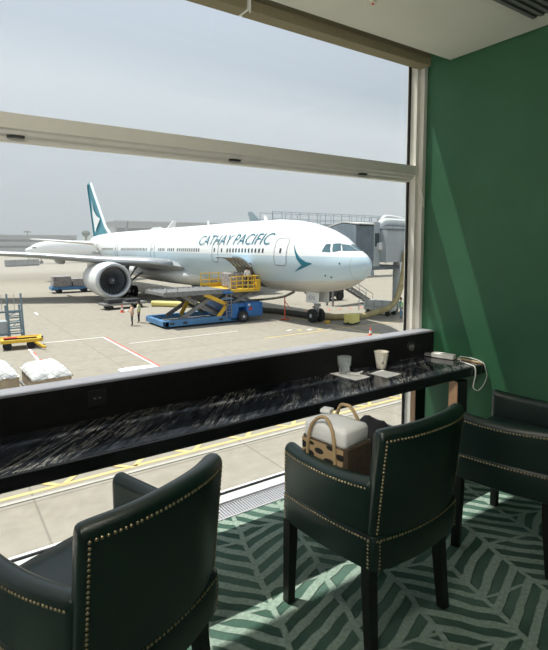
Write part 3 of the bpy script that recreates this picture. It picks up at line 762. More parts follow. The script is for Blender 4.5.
# engines
def engine(sd):
    e = bpy.data.objects.new('engine', None); C.objects.link(e); e.parent = pl; e.location = (-sd*9.45, .2, 2.52)
    prof = [(1.55, 29.1), (1.50, 28.5), (1.56, 28.15), (1.74, 28.02), (1.84, 28.15), (1.93, 28.7), (2.0, 29.8), (1.98, 31.4), (1.86, 33.2), (1.66, 34.9), (1.58, 34.9), (1.55, 33.5)]
    MB().lathe(prof, axis='y', n=48, caps=False).build('nacelle', M['pw'], e, smooth=True)
    MB().lathe([(1.515, 28.62), (1.49, 28.45), (1.55, 28.12), (1.74, 27.99), (1.855, 28.12), (1.905, 28.42)], axis='y', n=48, caps=False).build('inlet_lip', M['naclip'], e, smooth=True)
    MB().lathe([(1.505, 28.6), (1.53, 29.6), (.05, 29.65)], axis='y', n=40, caps=False).build('fan_duct', M['fandark'], e, smooth=True, angle=.6)
    bl = MB()
    for k in range(22):
        a = 2*PI*k/22
        secs = []
        for r, tw, wd in ((.42, .35, .11), (.9, .7, .17), (1.2, .95, .21), (1.49, 1.1, .22)):
            sw = .10*(r-.4)**2
            c = Vector((r*cos(a+sw), 29.25, r*sin(a+sw))); tg = Vector((-sin(a+sw), 0, cos(a+sw)))
            d = tg*sin(tw)*wd + Vector((0, 1, 0))*cos(tw)*wd; nn = (tg*cos(tw)-Vector((0, 1, 0))*sin(tw))*.012
            secs.append([c-d, c+nn, c+d, c-nn])
        bl.loft(secs)
    bl.build('fan_blades', M['fan'], e)
    sp = MB().lathe([(.01, 28.55), (.12, 28.62), (.25, 28.8), (.36, 29.0), (.43, 29.2), (.43, 29.4)], axis='y', n=24).build('spinner', M['fan'], e, smooth=True)
    sw = MB(); P = [(r*cos(a), 28.5+r*1.45+.0, r*sin(a)) for r, a in [(.06+.28*k/20, 5.5*k/20) for k in range(21)]]
    sw.tube(P, .035, 5); sw.build('spinner_spiral', M['pw'], sp)
    MB().lathe([(1.15, 33), (1.1, 35.2), (.85, 36.4), (.78, 36.4), (.4, 36.6), (.03, 37.8)], axis='y', n=32).build('exhaust', M['metalgrey'], e, smooth=True, angle=.8)
    py = MB(); py.loft([[(x, s, z) for x, z in ((-.22, z0), (.22, z0), (.2, z1), (-.2, z1))] for s, z0, z1 in ((29.6, 1.75, 1.96), (31.2, 1.6, 2.1), (33.5, 1.3, 1.9), (38.5, 1.0, 1.6))])
    py.build('pylon', M['pw'], e)
engine(1); engine(-1)
# landing gear
ng = bpy.data.objects.new('nose_gear', None); C.objects.link(ng); ng.parent = pl
for x in (-.36, .36):
    b = MB(); wheel(b, (x, 5.9, .56), .56, .42); wo = b.build('wheel', M['tyre'], ng, smooth=True, angle=.7)
    b = MB(); hubm(b, (x, 5.9, .56), .56, .44); b.build('wheel_hub', M['hub'], wo, smooth=True, angle=.6)
b = MB(); b.cyl((-.4, 5.9, .56), (.4, 5.9, .56), .1).cyl((0, 5.9, .5), (0, 5.95, 2.7), .15).cyl((0, 5.6, .8), (0, 5.5, 1.5), .05).cyl((0, 5.5, 1.5), (0, 5.8, 1.7), .05).cyl((-.3, 5.9, 1.25), (.3, 5.9, 1.25), .09).cyl((0, 5.9, 1.5), (0, 7.6, 2.5), .08).bx(-.22, .22, 5.55, 5.7, 1.3, 1.55)
b.build('strut', M['strut'], ng)
for x in (-.52, .52):
    d = MB().bx(x-.03, x+.03, 4.9, 6.5, 1.62, 2.5).build('gear_door', M['pw'], ng, bevel=.04)
    if x < 0:
        bm = text_mesh('KN', .55, 0, 'CENTER'); q = MB(); bm.verts.index_update()
        bmesh.ops.triangulate(bm, faces=bm.faces[:]); bm.verts.index_update()
        q.add([(x-.034, 5.75-v_.co.x, 1.85+v_.co.y) for v_ in bm.verts], [tuple(v_.index for v_ in f.verts) for f in bm.faces]); bm.free()
        q.build('gear_door_letters', M['darkgrey'], d)
for sd in (1, -1):
    mg = bpy.data.objects.new('main_gear', None); C.objects.link(mg); mg.parent = pl
    for k, y in enumerate((35.6, 37.1, 38.6)):
        for dx in (-.7, .7):
            b = MB(); wheel(b, (-sd*5.5+dx, y, .67), .67, .5); wo = b.build('wheel', M['tyre'], mg, smooth=True, angle=.7)
            b = MB(); hubm(b, (-sd*5.5+dx, y, .67), .67, .52); b.build('wheel_hub', M['hub'], wo, smooth=True, angle=.6)
    b = MB(); b.cyl((-sd*5.5, 35.6, .67), (-sd*5.5, 38.6, .67), .2).cyl((-sd*5.5, 37.1, .6), (-sd*5.2, 36.9, 4), .24).cyl((-sd*5.5, 37, 1.4), (-sd*3.2, 36, 3.2), .12).cyl((-sd*5.5, 37, 1.5), (-sd*5.0, 34, 3.8), .1)
    b.build('strut', M['strut'], mg)
    MB().box((-sd*6.2, 37, 2.6), (.08, 2.2, 2.4)).build('gear_door', M['pw'], mg)
# windows
def wins(s0, n, pitch=.533):
    for k in range(n):
        s = s0+k*pitch; b = MB(); patch(b, [(s-.12, 5.62), (s+.12, 5.62), (s+.12, 5.96), (s-.12, 5.96)], 2, 3, .012); b.build('cabin_window', M['winglass'], fus, bevel=.0)
wins(9.1, 12); wins(16.05, 1); wins(20.9, 11); wins(27.3, 4); wins(30.1, 4); wins(35.9, 20); wins(50.2, 13)
# doors
def door(s0, s1, h0, h1):
    b = MB(); r = .22
    patch(b, [(s0, h0), (s1, h0), (s1, h1), (s0, h1)], 3, 8, .006)
    d = b.build('passenger_door', M['livery'], pl, smooth=True, angle=.8)
    f = MB(); skinline(f, [(s0+r, h0), (s1-r, h0), (s1, h0+r), (s1, h1-r), (s1-r, h1), (s0+r, h1), (s0, h1-r), (s0, h0+r)], .04, .02, 4, True)
    f.build('door_outline', M['doorline'], d)
    w = MB(); patch(w, [(s0+.62, 5.62), (s0+.84, 5.62), (s0+.84, 5.98), (s0+.62, 5.98)], 2, 3, .022); w.build('door_window', M['winglass'], d)
    w = MB(); patch(w, [(s0+.15, h0-.03), (s1-.15, h0-.03), (s1-.15, h0+.06), (s0+.15, h0+.06)], 3, 2, .03); w.build('door_sill', M['doorline'], d)
door(6.08, 7.54, 4.64, 6.78); door(16.75, 17.95, 4.66, 6.6); door(33.2, 34.4, 4.66, 6.6); door(47.9, 49.1, 4.7, 6.6); door(59.6, 60.8, 4.9, 6.6)
# cockpit glazing
def front_pt(l, h, off=.03):
    a, c = .3, 6.0
    for _ in range(40):
        m = (a+c)/2
        if surf_l(m, h) < abs(l) or Ti(m)[0] < h: a = m
        else: c = m
    return Vector((-l, c, h)) + Vector((-l*.6, -.9, .6)).normalized()*off
def glaze(c4, name='cockpit_window'):
    b = MB(); n = 5; vs = []
    for o in (.03, -.02):
        for i in range(n+1):
            for k in range(n+1):
                u, w = i/n, k/n
                l = (c4[0][0]*(1-u)+c4[1][0]*u)*(1-w)+(c4[3][0]*(1-u)+c4[2][0]*u)*w
                h = (c4[0][1]*(1-u)+c4[1][1]*u)*(1-w)+(c4[3][1]*(1-u)+c4[2][1]*u)*w
                vs.append(front_pt(l, h, o))
    m = (n+1)**2; fs = []
    for i in range(n):
        for k in range(n):
            q = (i*(n+1)+k, (i+1)*(n+1)+k, (i+1)*(n+1)+k+1, i*(n+1)+k+1); fs.append(q); fs.append(tuple(m+x for x in q[::-1]))
    b.add(vs, fs); b.build(name, M['cockglass'], fus, smooth=True)
def glaze_sh(c4):
    b = MB(); patch(b, c4, 5, 5, .02); b.build('cockpit_window', M['cockglass'], fus, smooth=True, angle=.8)
glaze_sh([(2.93, 5.74), (2.36, 5.70), (2.74, 6.30), (2.98, 6.28)])
glaze_sh([(2.24, 5.70), (1.80, 5.82), (2.34, 6.33), (2.64, 6.31)])
for sd in (1, -1): glaze([(sd*.97, 5.80), (sd*.05, 5.78), (sd*.05, 6.22), (sd*.60, 6.28)])
# titles
bm = text_mesh('CATHAY PACIFIC', 1.32, .28)
xs = [v_.co.x for v_ in bm.verts]; x0, x1 = min(xs), max(xs)
bmesh.ops.triangulate(bm, faces=bm.faces[:])
for _ in range(2): bmesh.ops.subdivide_edges(bm, edges=[e for e in bm.edges if e.calc_length() > .3], cuts=1); bmesh.ops.triangulate(bm, faces=bm.faces[:])
bm.verts.index_update(); q = MB()
q.add([pt(21.1-(v_.co.x-x0)/(x1-x0)*13.0, 6.29+v_.co.y*1.02, .05) for v_ in bm.verts], [tuple(v_.index for v_ in f.verts) for f in bm.faces]); bm.free()
q.build('fuselage_title', M['teal'], fus)
LG = [(5.49, 6.28), (5.22, 5.7), (4.94, 5.18), (4.47, 4.71), (5.34, 4.19), (4.38, 4.50), (3.46, 4.87), (4.1, 4.99), (4.59, 5.25), (5.05, 5.68)]
poly_skin(LG, .02).build('nose_emblem', M['teal'], fus)
b = MB()
for s, h in ((1.5, 4.9), (2.2, 3.9), (2.6, 4.0)): b.lathe([(.01, -.04), (.06, -.02), (.07, 0), (.06, .03), (.01, .04)], pt(s, h, .01), axis='x', n=8)
b.build('probe', M['darkgrey'], fus)
b = MB(); b.loft([[(x, s, z) for x, s, z in ((-.04, 12.8, 8.45), (.04, 12.8, 8.45), (.04, 13.4, 8.45), (-.04, 13.4, 8.45))], [(x, s, z) for x, s, z in ((-.02, 13.2, 8.95), (.02, 13.2, 8.95), (.02, 13.5, 8.95), (-.02, 13.5, 8.95))]]).bx(-.03, .03, 24.5, 24.9, 8.45, 9.0)
b.loft([[(.5*r*cos(2*PI*k/12), s, 8.42+.35*r*abs(sin(2*PI*k/12))) for k in range(12)] for s, r in ((38, .1), (39, 1), (41, 1), (42.5, .1))])
b.build('antenna', M['pw'], fus)
# forward cargo hold opening (hold shade as a dark skin plate) and raised door
b = MB(); patch(b, [(10.9, 2.62), (13.8, 2.62), (13.8, 4.75), (10.9, 4.75)], 8, 10, .02); hold = b.build('cargo_opening', M['dooropen'], pl, smooth=True, angle=.8)
b = MB(); secs = []
for s in [10.9+2.9*i/8 for i in range(9)]:
    arc = []
    for k in range(9):
        a = k/8; arc.append((-(3.0+1.9*a), s, 4.5+.85*a+.28*sin(PI*a)))
    secs.append(arc + [(p[0], p[1], p[2]-.12) for p in arc[::-1]])
b.loft(secs); cd = b.build('cargo_door', M['livery'], pl, smooth=True, angle=.7)
b = MB(); 
for i in range(5):
    s = 11.1+i*.63; b.tube([(-(3.05+1.85*a), s, 4.38+.85*a+.28*sin(PI*a)) for a in (0, .25, .5, .75, 1)], .09, 6)
for a in (.3, .6, .9): b.bar((-(3.0+1.9*a), 10.95, 4.36+.85*a+.28*sin(PI*a)), (-(3.0+1.9*a), 13.75, 4.36+.85*a+.28*sin(PI*a)), .14, .1)
b.build('door_frame_ribs', M['doorin'], cd)
b = MB(); b.bar((-3.15, 16.6, 5.05), (-4.7, 13.7, 5.25), .09, .09); b.build('door_strut', M['darkgrey'], cd)

# ------------------------------------------------------------------ far aircraft
def far_jet(label, loc, rz, sc, finmat, detail=False):
    o = thing('parked_aircraft', label, 'airplane', loc, rz); o.scale = (sc, sc, sc)
    f = fuselage(20).build('fuselage', M['pw'], o, smooth=True)
    for sd in (1, -1):
        wing(sd, WS, M['winggrey'], 'wing', o)
        wing(sd, [(1.0, 63.5, 71.5, 6.6, .9), (10.9, 71.9, 73.9, 7.52, .1)], M['pw'], 'tailplane', o)
        MB().lathe([(1.5, 28.6), (1.7, 28), (1.95, 29.8), (1.9, 32), (1.2, 35.5), (.4, 36.5)], (-sd*9.7, 0, 2.8), axis='y', n=20).build('engine', M['pw'], o, smooth=True)
        b = MB()
        for y in (35.8, 37.4): wheel(b, (-sd*5.2, y, .65), .65, 1.4)
        b.cyl((-sd*5.2, 36.6, .6), (-sd*4.6, 36.6, 4), .25); b.build('main_gear', M['tyre'], o)
    b = MB(); wheel(b, (0, 5.9, .56), .56, 1.1); b.cyl((0, 5.9, .5), (0, 5.9, 2.7), .18); b.build('nose_gear', M['tyre'], o)
    fn = MB(); fn.prism(FP, 'x', -.25, .25); fn.build('tail_fin', finmat, o)
    if detail:
        for sd in (1, -1):
            b = MB(); n = len(b.v)
            patch(b, [(3.0, 5.6), (1.3, 5.75), (2.3, 6.35), (3.1, 6.3)], 4, 4, .03)
            b.v = [(x*sd, y, z) for x, y, z in b.v]; b.build('cockpit_window', M['winglass'], f)
    return o
# far_jet is nose at local origin pointing to -Y
far_jet('white airliner facing left, far behind the parked plane under its wing', (27.0, 196, G), math.radians(-68), 1.0, M['pw'], True)
far_jet('distant airliner with charcoal tail showing above the white fuselage', (94.7, 349, G), math.radians(175), 1.09, M['fingrey'])
far_jet('distant airliner whose teal tail rises behind the white fuselage', (186.4, 142.8, G), math.radians(25), 1.35, M['teal'])

# ------------------------------------------------------------------ cargo loader
ld = thing('cargo_loader', 'blue scissor lift cargo loader with yellow railings under the fuselage', 'cargo loader', (13.9, 34.7, G))
b = MB(); b.bx(0, 6.2, 0, .35, .15, .62).bx(0.1, 6.2, 3.7, 4.05, .15, .62).bx(0, .35, 0, 4.05, .15, .55).bx(5.6, 6.2, 0, 4, .2, .6)
b.build('chassis', M['bluelt'], ld, bevel=.03)
MB().bx(.35, 5.6, .35, 3.7, .18, .25).build('chassis_floor', M['steel'], ld)
for k, x in enumerate((.45, 1.5, 4.6)):
    b = MB(); b.bx(x-.04+.0, x+.3, -.02, .0, .3, .45); b.build('chassis_slot', M['darkgrey'], ld)
b = MB(); b.bx(0, 5.6, .1, 3.9, 2.45, 2.68).bx(0, 5.6, 0, .14, 2.4, 2.76).bx(0, 5.6, 3.86, 4, 2.4, 2.76)
for k in range(12): b.cyl((.2+k*.46, .15, 2.68), (.2+k*.46, 3.85, 2.68), .06, 8)
deck = b.build('main_deck', M['steel'], ld)
b = MB()
for y in (.5, 3.5):
    b.tube([(.4, y, 2.65), (.4, y, 3.0), (1.3, y, 3.0), (1.3, y, 2.65)], .03, 6)
b.build('deck_guide', M['steel'], deck)
def scis(name, x0, x1, x2, x3, zb, zt, y, m, w=.16, h=.3):
    MB().bar((x0, y, zb), (x1, y, zt), w, h).build(name, M[m], ld); MB().bar((x2, y+.2, zb), (x3, y+.2, zt), w, h).build(name, M[m], ld)
scis('scissor_arm', 1.4, 4.7, 4.9, 1.6, .55, 2.45, .5, 'steel'); scis('scissor_arm', 1.4, 4.7, 4.9, 1.6, .55, 2.45, 3.2, 'steel')
scis('scissor_arm', 2.3, 5.2, 5.6, 2.6, .55, 2.45, 1.5, 'steel', .12, .22)
b = MB(); b.bar((3.3, .1, 2.45), (5.35, .1, 1.5), .14, .3).bar((5.35, .1, 1.55), (4.5, .1, .55), .14, .28); b.build('stabiliser_arm', M['yellow'], ld)
MB().bar((2.4, 2.6, .6), (3.4, 2.6, 2.3), .14, .3).build('stabiliser_arm', M['yellow'], ld)
b = MB(); b.bx(5.4, 6.3, -.1, 4.0, .35, 1.55).bx(6.3, 8.0, .0, .5, 1.2, 1.5).bx(6.3, 8.0, 3.4, 4, 1.0, 1.5).bx(6.0, 8.2, .6, 3.5, .5, 1.2)
b.build('tractor_frame', M['blue'], ld, bevel=.03)
b = MB(); b.bx(6.95, 8.5, -.3, 1.0, .4, 1.58).bx(7.2, 8.5, 1.0, 4.2, .5, 1.4); cab = b.build('engine_housing', M['blue'], ld, bevel=.1, seg=3)
b = MB(); b.bx(7.15, 7.42, -.32, -.295, .95, 1.2); b.build('warning_sign', M['red'], cab)
b = MB(); b.bx(7.05, 7.25, -.32, -.295, 1.32, 1.48); b.build('sticker', M['white'], cab)
b = MB(); b.bx(8.45, 8.6, -.2, .4, .6, 1.1); b.build('lamp_box', M['darkgrey'], cab)
for y in (-.25, 3.9):
    b = MB(); wheel(b, (6.6, y, .48), .48, .35, 'y'); wo = b.build('wheel', M['tyre'], ld, smooth=True, angle=.7)
    b = MB(); hubm(b, (6.6, y, .48), .48, .37, 'y'); b.build('wheel_hub', M['hub'], wo, smooth=True, angle=.7)
b = MB()
for x in (5.1, 5.55): b.bar((x, -.2, .5), (x, -.2, 2.5), .06)
for k in range(7): b.bar((5.1, -.2, .7+k*.27), (5.55, -.2, .7+k*.27), .05)
b.build('ladder', M['steel'], ld)
b = MB(); b.bx(4.9, 5.7, -.25, .15, 2.42, 2.56); b.build('ladder_step', M['blue'], ld)
scis('scissor_arm', 5.8, 8.0, 8.2, 6.0, 1.5, 2.4, .4, 'steel', .12, .2); scis('scissor_arm', 5.8, 8.0, 8.2, 6.0, 1.5, 2.4, 3.2, 'steel', .12, .2)
b = MB(); b.bx(5.6, 8.4, -.05, 4.0, 2.45, 2.68); br = b.build('bridge_platform', M['yellow'], ld, bevel=.02)
b = MB()
def railing(b, p0, p1, z0, hs, n):
    p0 = Vector((*p0, 0)); p1 = Vector((*p1, 0))
    for h in hs: b.cyl((p0.x, p0.y, z0+h), (p1.x, p1.y, z0+h), .04, 6)
    for k in range(n+1):
        p = p0.lerp(p1, k/n); b.cyl((p.x, p.y, z0), (p.x, p.y, z0+hs[-1]), .045, 6)
railing(b, (5.65, 0), (8.35, 0), 2.6, (.4, .75, 1.12), 5); railing(b, (8.35, 0), (8.35, 1.2), 2.6, (.5, 1.1), 2); railing(b, (4.9, 3.95), (8.35, 3.95), 2.6, (.35, .7, 1.25), 4)
b.bx(8.05, 8.4, -.1, .15, 2.6, 3.4).bx(4.9, 8.3, 3.88, 3.98, 2.68, 3.0)
b.build('railing', M['yellow'], br)
b = MB(); b.bx(5.9, 6.4, .4, .9, 2.68, 3.6); b.build('control_box', M['wrapgrey'], br, bevel=.03)
o = MB().bx(-.75, .75, -.75, .75, 0, 1.25).build('cargo_pallet', M['wrapgrey'], bevel=.12, seg=3); o.location = (13.7+7.3, 34.7+2.2, G+2.69); tag(o, 'grey wrapped cargo load on the yellow railed loader platform', 'cargo load')

# ------------------------------------------------------------------ people
def person(label, loc, rz, mats, pose='stand', hair='hair', vest=None):
    root = thing('person', label, 'person', loc, rz)
    me = bpy.data.meshes.new('body'); V = []; E = []; R = []
    def v(p, r): V.append(p); R.append(r); return len(V)-1
    pel = v((0, 0, .95), .15); wa = v((0, .0, 1.10), .13); ch_ = v((0, -.01, 1.33), .16); nk = v((0, 0, 1.50), .06); hd = v((0, .02, 1.62), .10); tp = v((0, .015, 1.71), .085)
    E += [(pel, wa), (wa, ch_), (ch_, nk), (nk, hd), (hd, tp)]
    for s in (-1, 1):
        st = .05 if pose == 'step' else 0
        hp = v((s*.095, 0, .88), .105); kn = v((s*.10, .02+s*st, .48), .07); an = v((s*.105, -.01+s*st*2, .09), .048); to = v((s*.115, .13+s*st*2, .035), .036)
        E += [(pel, hp), (hp, kn), (kn, an), (an, to)]
        shd = v((s*.185, -.01, 1.41), .068)
        if pose == 'read': el = v((s*.25, .05, 1.13), .05); wr = v((s*.14, .27, 1.16), .036); ha = v((s*.09, .34, 1.18), .036)
        elif pose == 'fold': el = v((s*.25, .06, 1.14), .05); wr = v((s*.06, .20, 1.16), .04); ha = v((-s*.03, .2, 1.17), .036)
        else: el = v((s*.235, -.02, 1.13), .05); wr = v((s*.235, .05, .9), .036); ha = v((s*.225, .08, .82), .036)
        E += [(ch_, shd), (shd, el), (el, wr), (wr, ha)]
    me.from_pydata(V, E, []); o = bpy.data.objects.new('tmp', me); C.objects.link(o)
    sk = o.modifiers.new('s', 'SKIN'); sb = o.modifiers.new('u', 'SUBSURF'); sb.levels = 2; sb.render_levels = 2
    for i, r in enumerate(R): me.skin_vertices[0].data[i].radius = (r, r*.8 if i in (1, 2) else r)
    me.skin_vertices[0].data[0].use_root = True
    bpy.context.view_layer.update()
    m2 = bpy.data.meshes.new_from_object(o.evaluated_get(bpy.context.evaluated_depsgraph_get())); bpy.data.objects.remove(o)
    b2 = bpy.data.objects.new('body', m2); C.objects.link(b2); b2.parent = root; m2.materials.clear()
    for m in (mats[0], mats[1], 'skin', 'darkgrey'): m2.materials.append(M[m])
    for p in m2.polygons:
        c = p.center
        arm = abs(c.x) > .155 or c.y > .15
        if c.z > 1.47: i = 2
        elif c.z < .12: i = 3
        elif c.z > .98 or (arm and c.z > .9): i = 1
        elif arm and c.z < .9 and c.z > .72: i = 2
        else: i = 0
        if pose in ('read', 'fold') and c.y > .22 and c.z > 1: i = 2
        p.material_index = i
    m2.shade_smooth()
    hb = MB(); hb.loft([[(r*cos(2*PI*k/12), .0+r*1.12*sin(2*PI*k/12)+dy, z) for k in range(12)] for r, z, dy in ((.085, 1.60, -.04), (.104, 1.66, -.02), (.100, 1.73, 0), (.07, 1.785, .0), (.01, 1.80, 0))]); hb.build('hair', M[hair], root, smooth=True)
    if vest:
        vb = MB(); vb.loft([[(rx*cos(2*PI*k/16), ry*sin(2*PI*k/16)-.005, z) for k in range(16)] for rx, ry, z in ((.185, .15, .93), (.178, .145, 1.1), (.19, .155, 1.3), (.175, .13, 1.42), (.10, .09, 1.48))]); vb.build('vest', M[vest], root, smooth=True)
        sb_ = MB(); sb_.loft([[(rx*cos(2*PI*k/16), ry*sin(2*PI*k/16)-.005, z) for k in range(16)] for rx, ry, z in ((.186, .152, 1.08), (.186, .152, 1.13))]); sb_.build('reflective_band', M['white'], root)
    return root
p1 = person('person in pale orange vest and dark trousers reading papers by a blue loader', (12.55, 38.0, G), math.radians(70), ('trousers', 'pinkvest'), 'read', vest='pinkvest')
o = MB().box((0, 0, 0), (.22, .3, .012)).build('papers', M['paper']); o.location = (12.55-.36, 38.0+.13, G+1.23); tag(o, 'white papers held by the person in the pale orange vest', 'papers')
person('person in pale yellow vest seen standing right of the one holding papers', (13.5, 39.2, G), math.radians(60), ('trousers', 'shirt'), 'fold', vest='hivis')
person('person in white shirt and dark trousers standing on the loader platform', (13.7+7.75, 35.3, G+2.685), math.radians(-20), ('trousers', 'shirt'), 'stand')
person('person in blue workwear and lime vest standing beside the window frame', (32.55, 28.5, G), math.radians(-150), ('bluework', 'bluework'), 'stand', vest='hivisg')

# cones
def cone(x, y, label, sc=1.0):
    t = thing('traffic_cone', label, 'traffic cone', (x, y, G)); t.scale = (sc, sc, sc)
    MB().bx(-.19, .19, -.19, .19, 0, .04).build('base', M['orange'], t, bevel=.01)
    MB().lathe([(.15, .04), (.105, .28), (.07, .47), (.03, .72), (.001, .725)], n=16).build('cone_body', M['orange'], t, smooth=True, angle=.7)
    MB().lathe([(.118, .22), (.077, .44)], n=16, caps=False).build('white_band', M['white'], t, smooth=True)
cone(14.35, 46.3, 'orange traffic cone standing behind the two people near the engine', 1.05)
cone(24.4, 24.0, 'orange traffic cone in the right foreground just above the ledge', .88)

# yellow dolly at the left
dl = thing('baggage_dolly', 'flat yellow baggage dolly parked at the left edge of the window', 'dolly', (4.15, 33.75, G), rz=-.1)
b = MB(); b.bx(-1.1, 1.15, -.7, .7, .45, .55).bx(-1.1, 1.15, -.76, -.66, .4, .6).bx(-1.1, 1.15, .66, .76, .4, .6).bx(1.05, 1.2, -.76, .76, .4, .6); b.build('bed', M['yellow'], dl, bevel=.02)
for x, y in ((-.75, -.6), (.55, -.62), (-.75, .6), (.75, .6)):
    b = MB(); wheel(b, (x, y, .25), .25, .2, 'y'); b.build('wheel', M['tyre'], dl, smooth=True, angle=.7)
b = MB(); b.bar((.5, -.2, .5), (1.25, -1.6, .16), .12, .12).bar((.3, -.5, .42), (.9, -.5, .42), .1, .3).bar((-.9, -.5, .42), (-.6, -.5, .42), .1, .2).bx(-.9, .9, -.3, .3, .4, .55); b.build('tow_bar', M['yellow'], dl)
b = MB(); b.bx(-.95, -.2, .1, .5, .55, .6); b.build('red_strap', M['red'], dl)
b = MB(); b.box((1.18, -.55, .6), (.1, .12, .2)); b.build('latch', M['darkgrey'], dl)
# stair frame
st = thing('access_steps', 'blue grey steel access steps standing behind the yellow dolly', 'steps', (3.85, 37.2, G))
for x, y in ((.1, 0), (.95, 0), (.1, 1.0), (.95, 1.0)):
    hgt = 3.05 if y == 0 else 2.2
    MB().bar((x, y, 0), (x-.0+(-.1 if x > .5 else -.1), y, hgt), .11, .11).build('post', M['bluegrey'], st)
for k in range(5):
    z = .35+k*.36; MB().bar((.08, 0, z), (.92, 0, z), .07, .09).bar((.08, 1, z), (.92, 1, z), .06, .06).build('tread', M['bluegrey'], st)
b = MB(); b.bar((.9, 0, .3), (.9, 1, .6), .06).bar((.1, 0, 1.6), (.85, 0, 1.9), .05).bar((.1, 0, .7), (.9, 1.0, 1.2), .05).bx(-1.6, .95, .0, .1, 1.78, 1.9).bx(-1.6, .1, 0, .1, .25, .36).bx(-1.5, -1.4, 0, .1, 0, 3); b.build('brace', M['bluegrey'], st)
b = MB(); b.bx(-1.5, .0, .1, 1.0, .35, 1.2); b.build('side_panel', M['bridge'], st)
b = MB(); 
for x in (-.3, .45): b.cyl((x, .1, 1.9), (x, .1, 3.0), .02, 6)
b.build('handrail', M['rail'], st)
# blue cargo dolly behind the engine
cd_ = thing('cargo_dolly', 'blue cargo dolly with grey wrapped freight behind the engine', 'dolly', (12.6, 70.2, G), rz=-.04)
b = MB(); b.bx(0, 9.5, 0, 2.4, .4, .85); b.build('bed', M['bluelt'], cd_, bevel=.04)
for x in (1, 4.2, 8.5):
    b = MB(); wheel(b, (x, .1, .3), .3, .25, 'y'); wheel(b, (x, 2.3, .3), .3, .25, 'y'); b.build('wheel', M['tyre'], cd_)
def lump(name, label, loc, d, m, seed, n=7):
    rnd = random.Random(seed); b = MB(); secs = []
    for k in range(n+1):
        z = d[2]*k/n; s = 1-.10*max(0, k/n-.6)
        secs.append([(d[0]/2*s*sx*(1+rnd.uniform(-.03, .03)), d[1]/2*s*sy*(1+rnd.uniform(-.03, .03)), z+rnd.uniform(-.03, .03)*d[2]*(k == n)) for sx, sy in ((-1, -.9), (-.5, -1), (0, -1.01), (.5, -1), (1, -.9), (1.01, 0), (1, .9), (.5, 1), (0, 1), (-.5, 1), (-1, .9), (-1.01, 0))])
    b.loft(secs); o = b.build(name, M[m], bevel=d[2]*.05); o.location = loc; return tag(o, label, 'cargo load')
lump('freight_stack', 'tall grey wrapped freight stack at the left end of the blue dolly', (14.0, 71.3, G+.855), (2.3, 2.1, 1.4), 'wrapgrey', 3)
lump('freight_stack', 'lower grey wrapped freight in the middle of the blue dolly', (16.6, 71.2, G+.855), (2.6, 2.1, 1.0), 'wrapgrey', 4)
lump('freight_stack', 'cardboard load topped by blue sheeting beside the engine', (19.7, 71.0, G+.855), (2.8, 2.0, .7), 'bluesheet', 5)
# white wrapped pallets right below the window
def pallet(label, loc, d, rz, seed):
    t = thing('wrapped_pallet', label, 'pallet', loc, rz); rnd = random.Random(seed)
    MB().bx(-d[0]/2, d[0]/2, -d[1]/2, d[1]/2, .1, d[2]*.72).build('cardboard_load', M['card'], t, bevel=.05)
    MB().bx(-d[0]/2-.1, d[0]/2+.1, -d[1]/2-.1, d[1]/2+.1, 0, .1).build('pallet_base', M['steel'], t)
    b = MB(); n = 12; vs = []
    for k in range(2):
        for i in range(n+1):
            for jx in range(n+1):
                u, w = i/n*2-1, jx/n*2-1
                e = max(abs(u), abs(w)); z = d[2]*(1-.30*max(0, e-.72)/.28*(e > .72))+rnd.uniform(-.03, .03)
                if e > .99: z = d[2]*.68+rnd.uniform(-.04, .04)
                vs.append((u*(d[0]/2+.05), w*(d[1]/2+.05), z-.05*k))
    m = (n+1)**2; fs = []
    for i in range(n):
        for jx in range(n):
            q = (i*(n+1)+jx, (i+1)*(n+1)+jx, (i+1)*(n+1)+jx+1, i*(n+1)+jx+1); fs.append(q); fs.append(tuple(m+x for x in q[::-1]))
    rim = [i*(n+1) for i in range(n+1)] + [n*(n+1)+k for k in range(1, n+1)] + [i*(n+1)+n for i in range(n-1, -1, -1)] + [k for k in range(n-1, 0, -1)]
    for a, dd in zip(rim, rim[1:]+rim[:1]): fs.append((a, dd, m+dd, m+a))
    b.add(vs, fs); b.build('netted_cover', M['net'], t, smooth=True)
pallet('white netted pallet with cardboard side at the far left below the window', (1.48, 24.2, G), (2.3, 2.6, 1.12), .05, 1)
pallet('crumpled white wrapped pallet to the right of the cardboard sided one', (3.82, 23.5, G), (1.5, 2.6, 1.02), .05, 2)
o = lump('wrapped_bundle', 'low white wrapped bundle just showing above the ledge', (7.3, 21.2, G), (1.7, 1.6, .72), 'net', 9)

# ULD train far left
for k in range(5):
    t = thing('cargo_container', 'grey container in the distant train on the left, ' + ['leftmost in the row', 'second from left', 'middle one of five', 'fourth from left', 'rightmost, next to the far airliner'][k], 'container', (19.6+k*1.98, 174+k*1.62, G), rz=.687, group='distant container train')
    MB().prism([(-.85, .5), (.85, .5), (1.1, .95), (1.1, 2.1), (-.85, 2.1)], 'x', -1.15, 1.15).build('container_body', M['uld'], t, bevel=.05)
    b = MB(); b.bx(-1.2, 1.2, -1, 1.1, .3, .5)
    for x in (-.9, .9): b.cyl((x, -.9, .22), (x, .9, .22), .22, 10)
    b.build('dolly_base', M['tyre'], t)
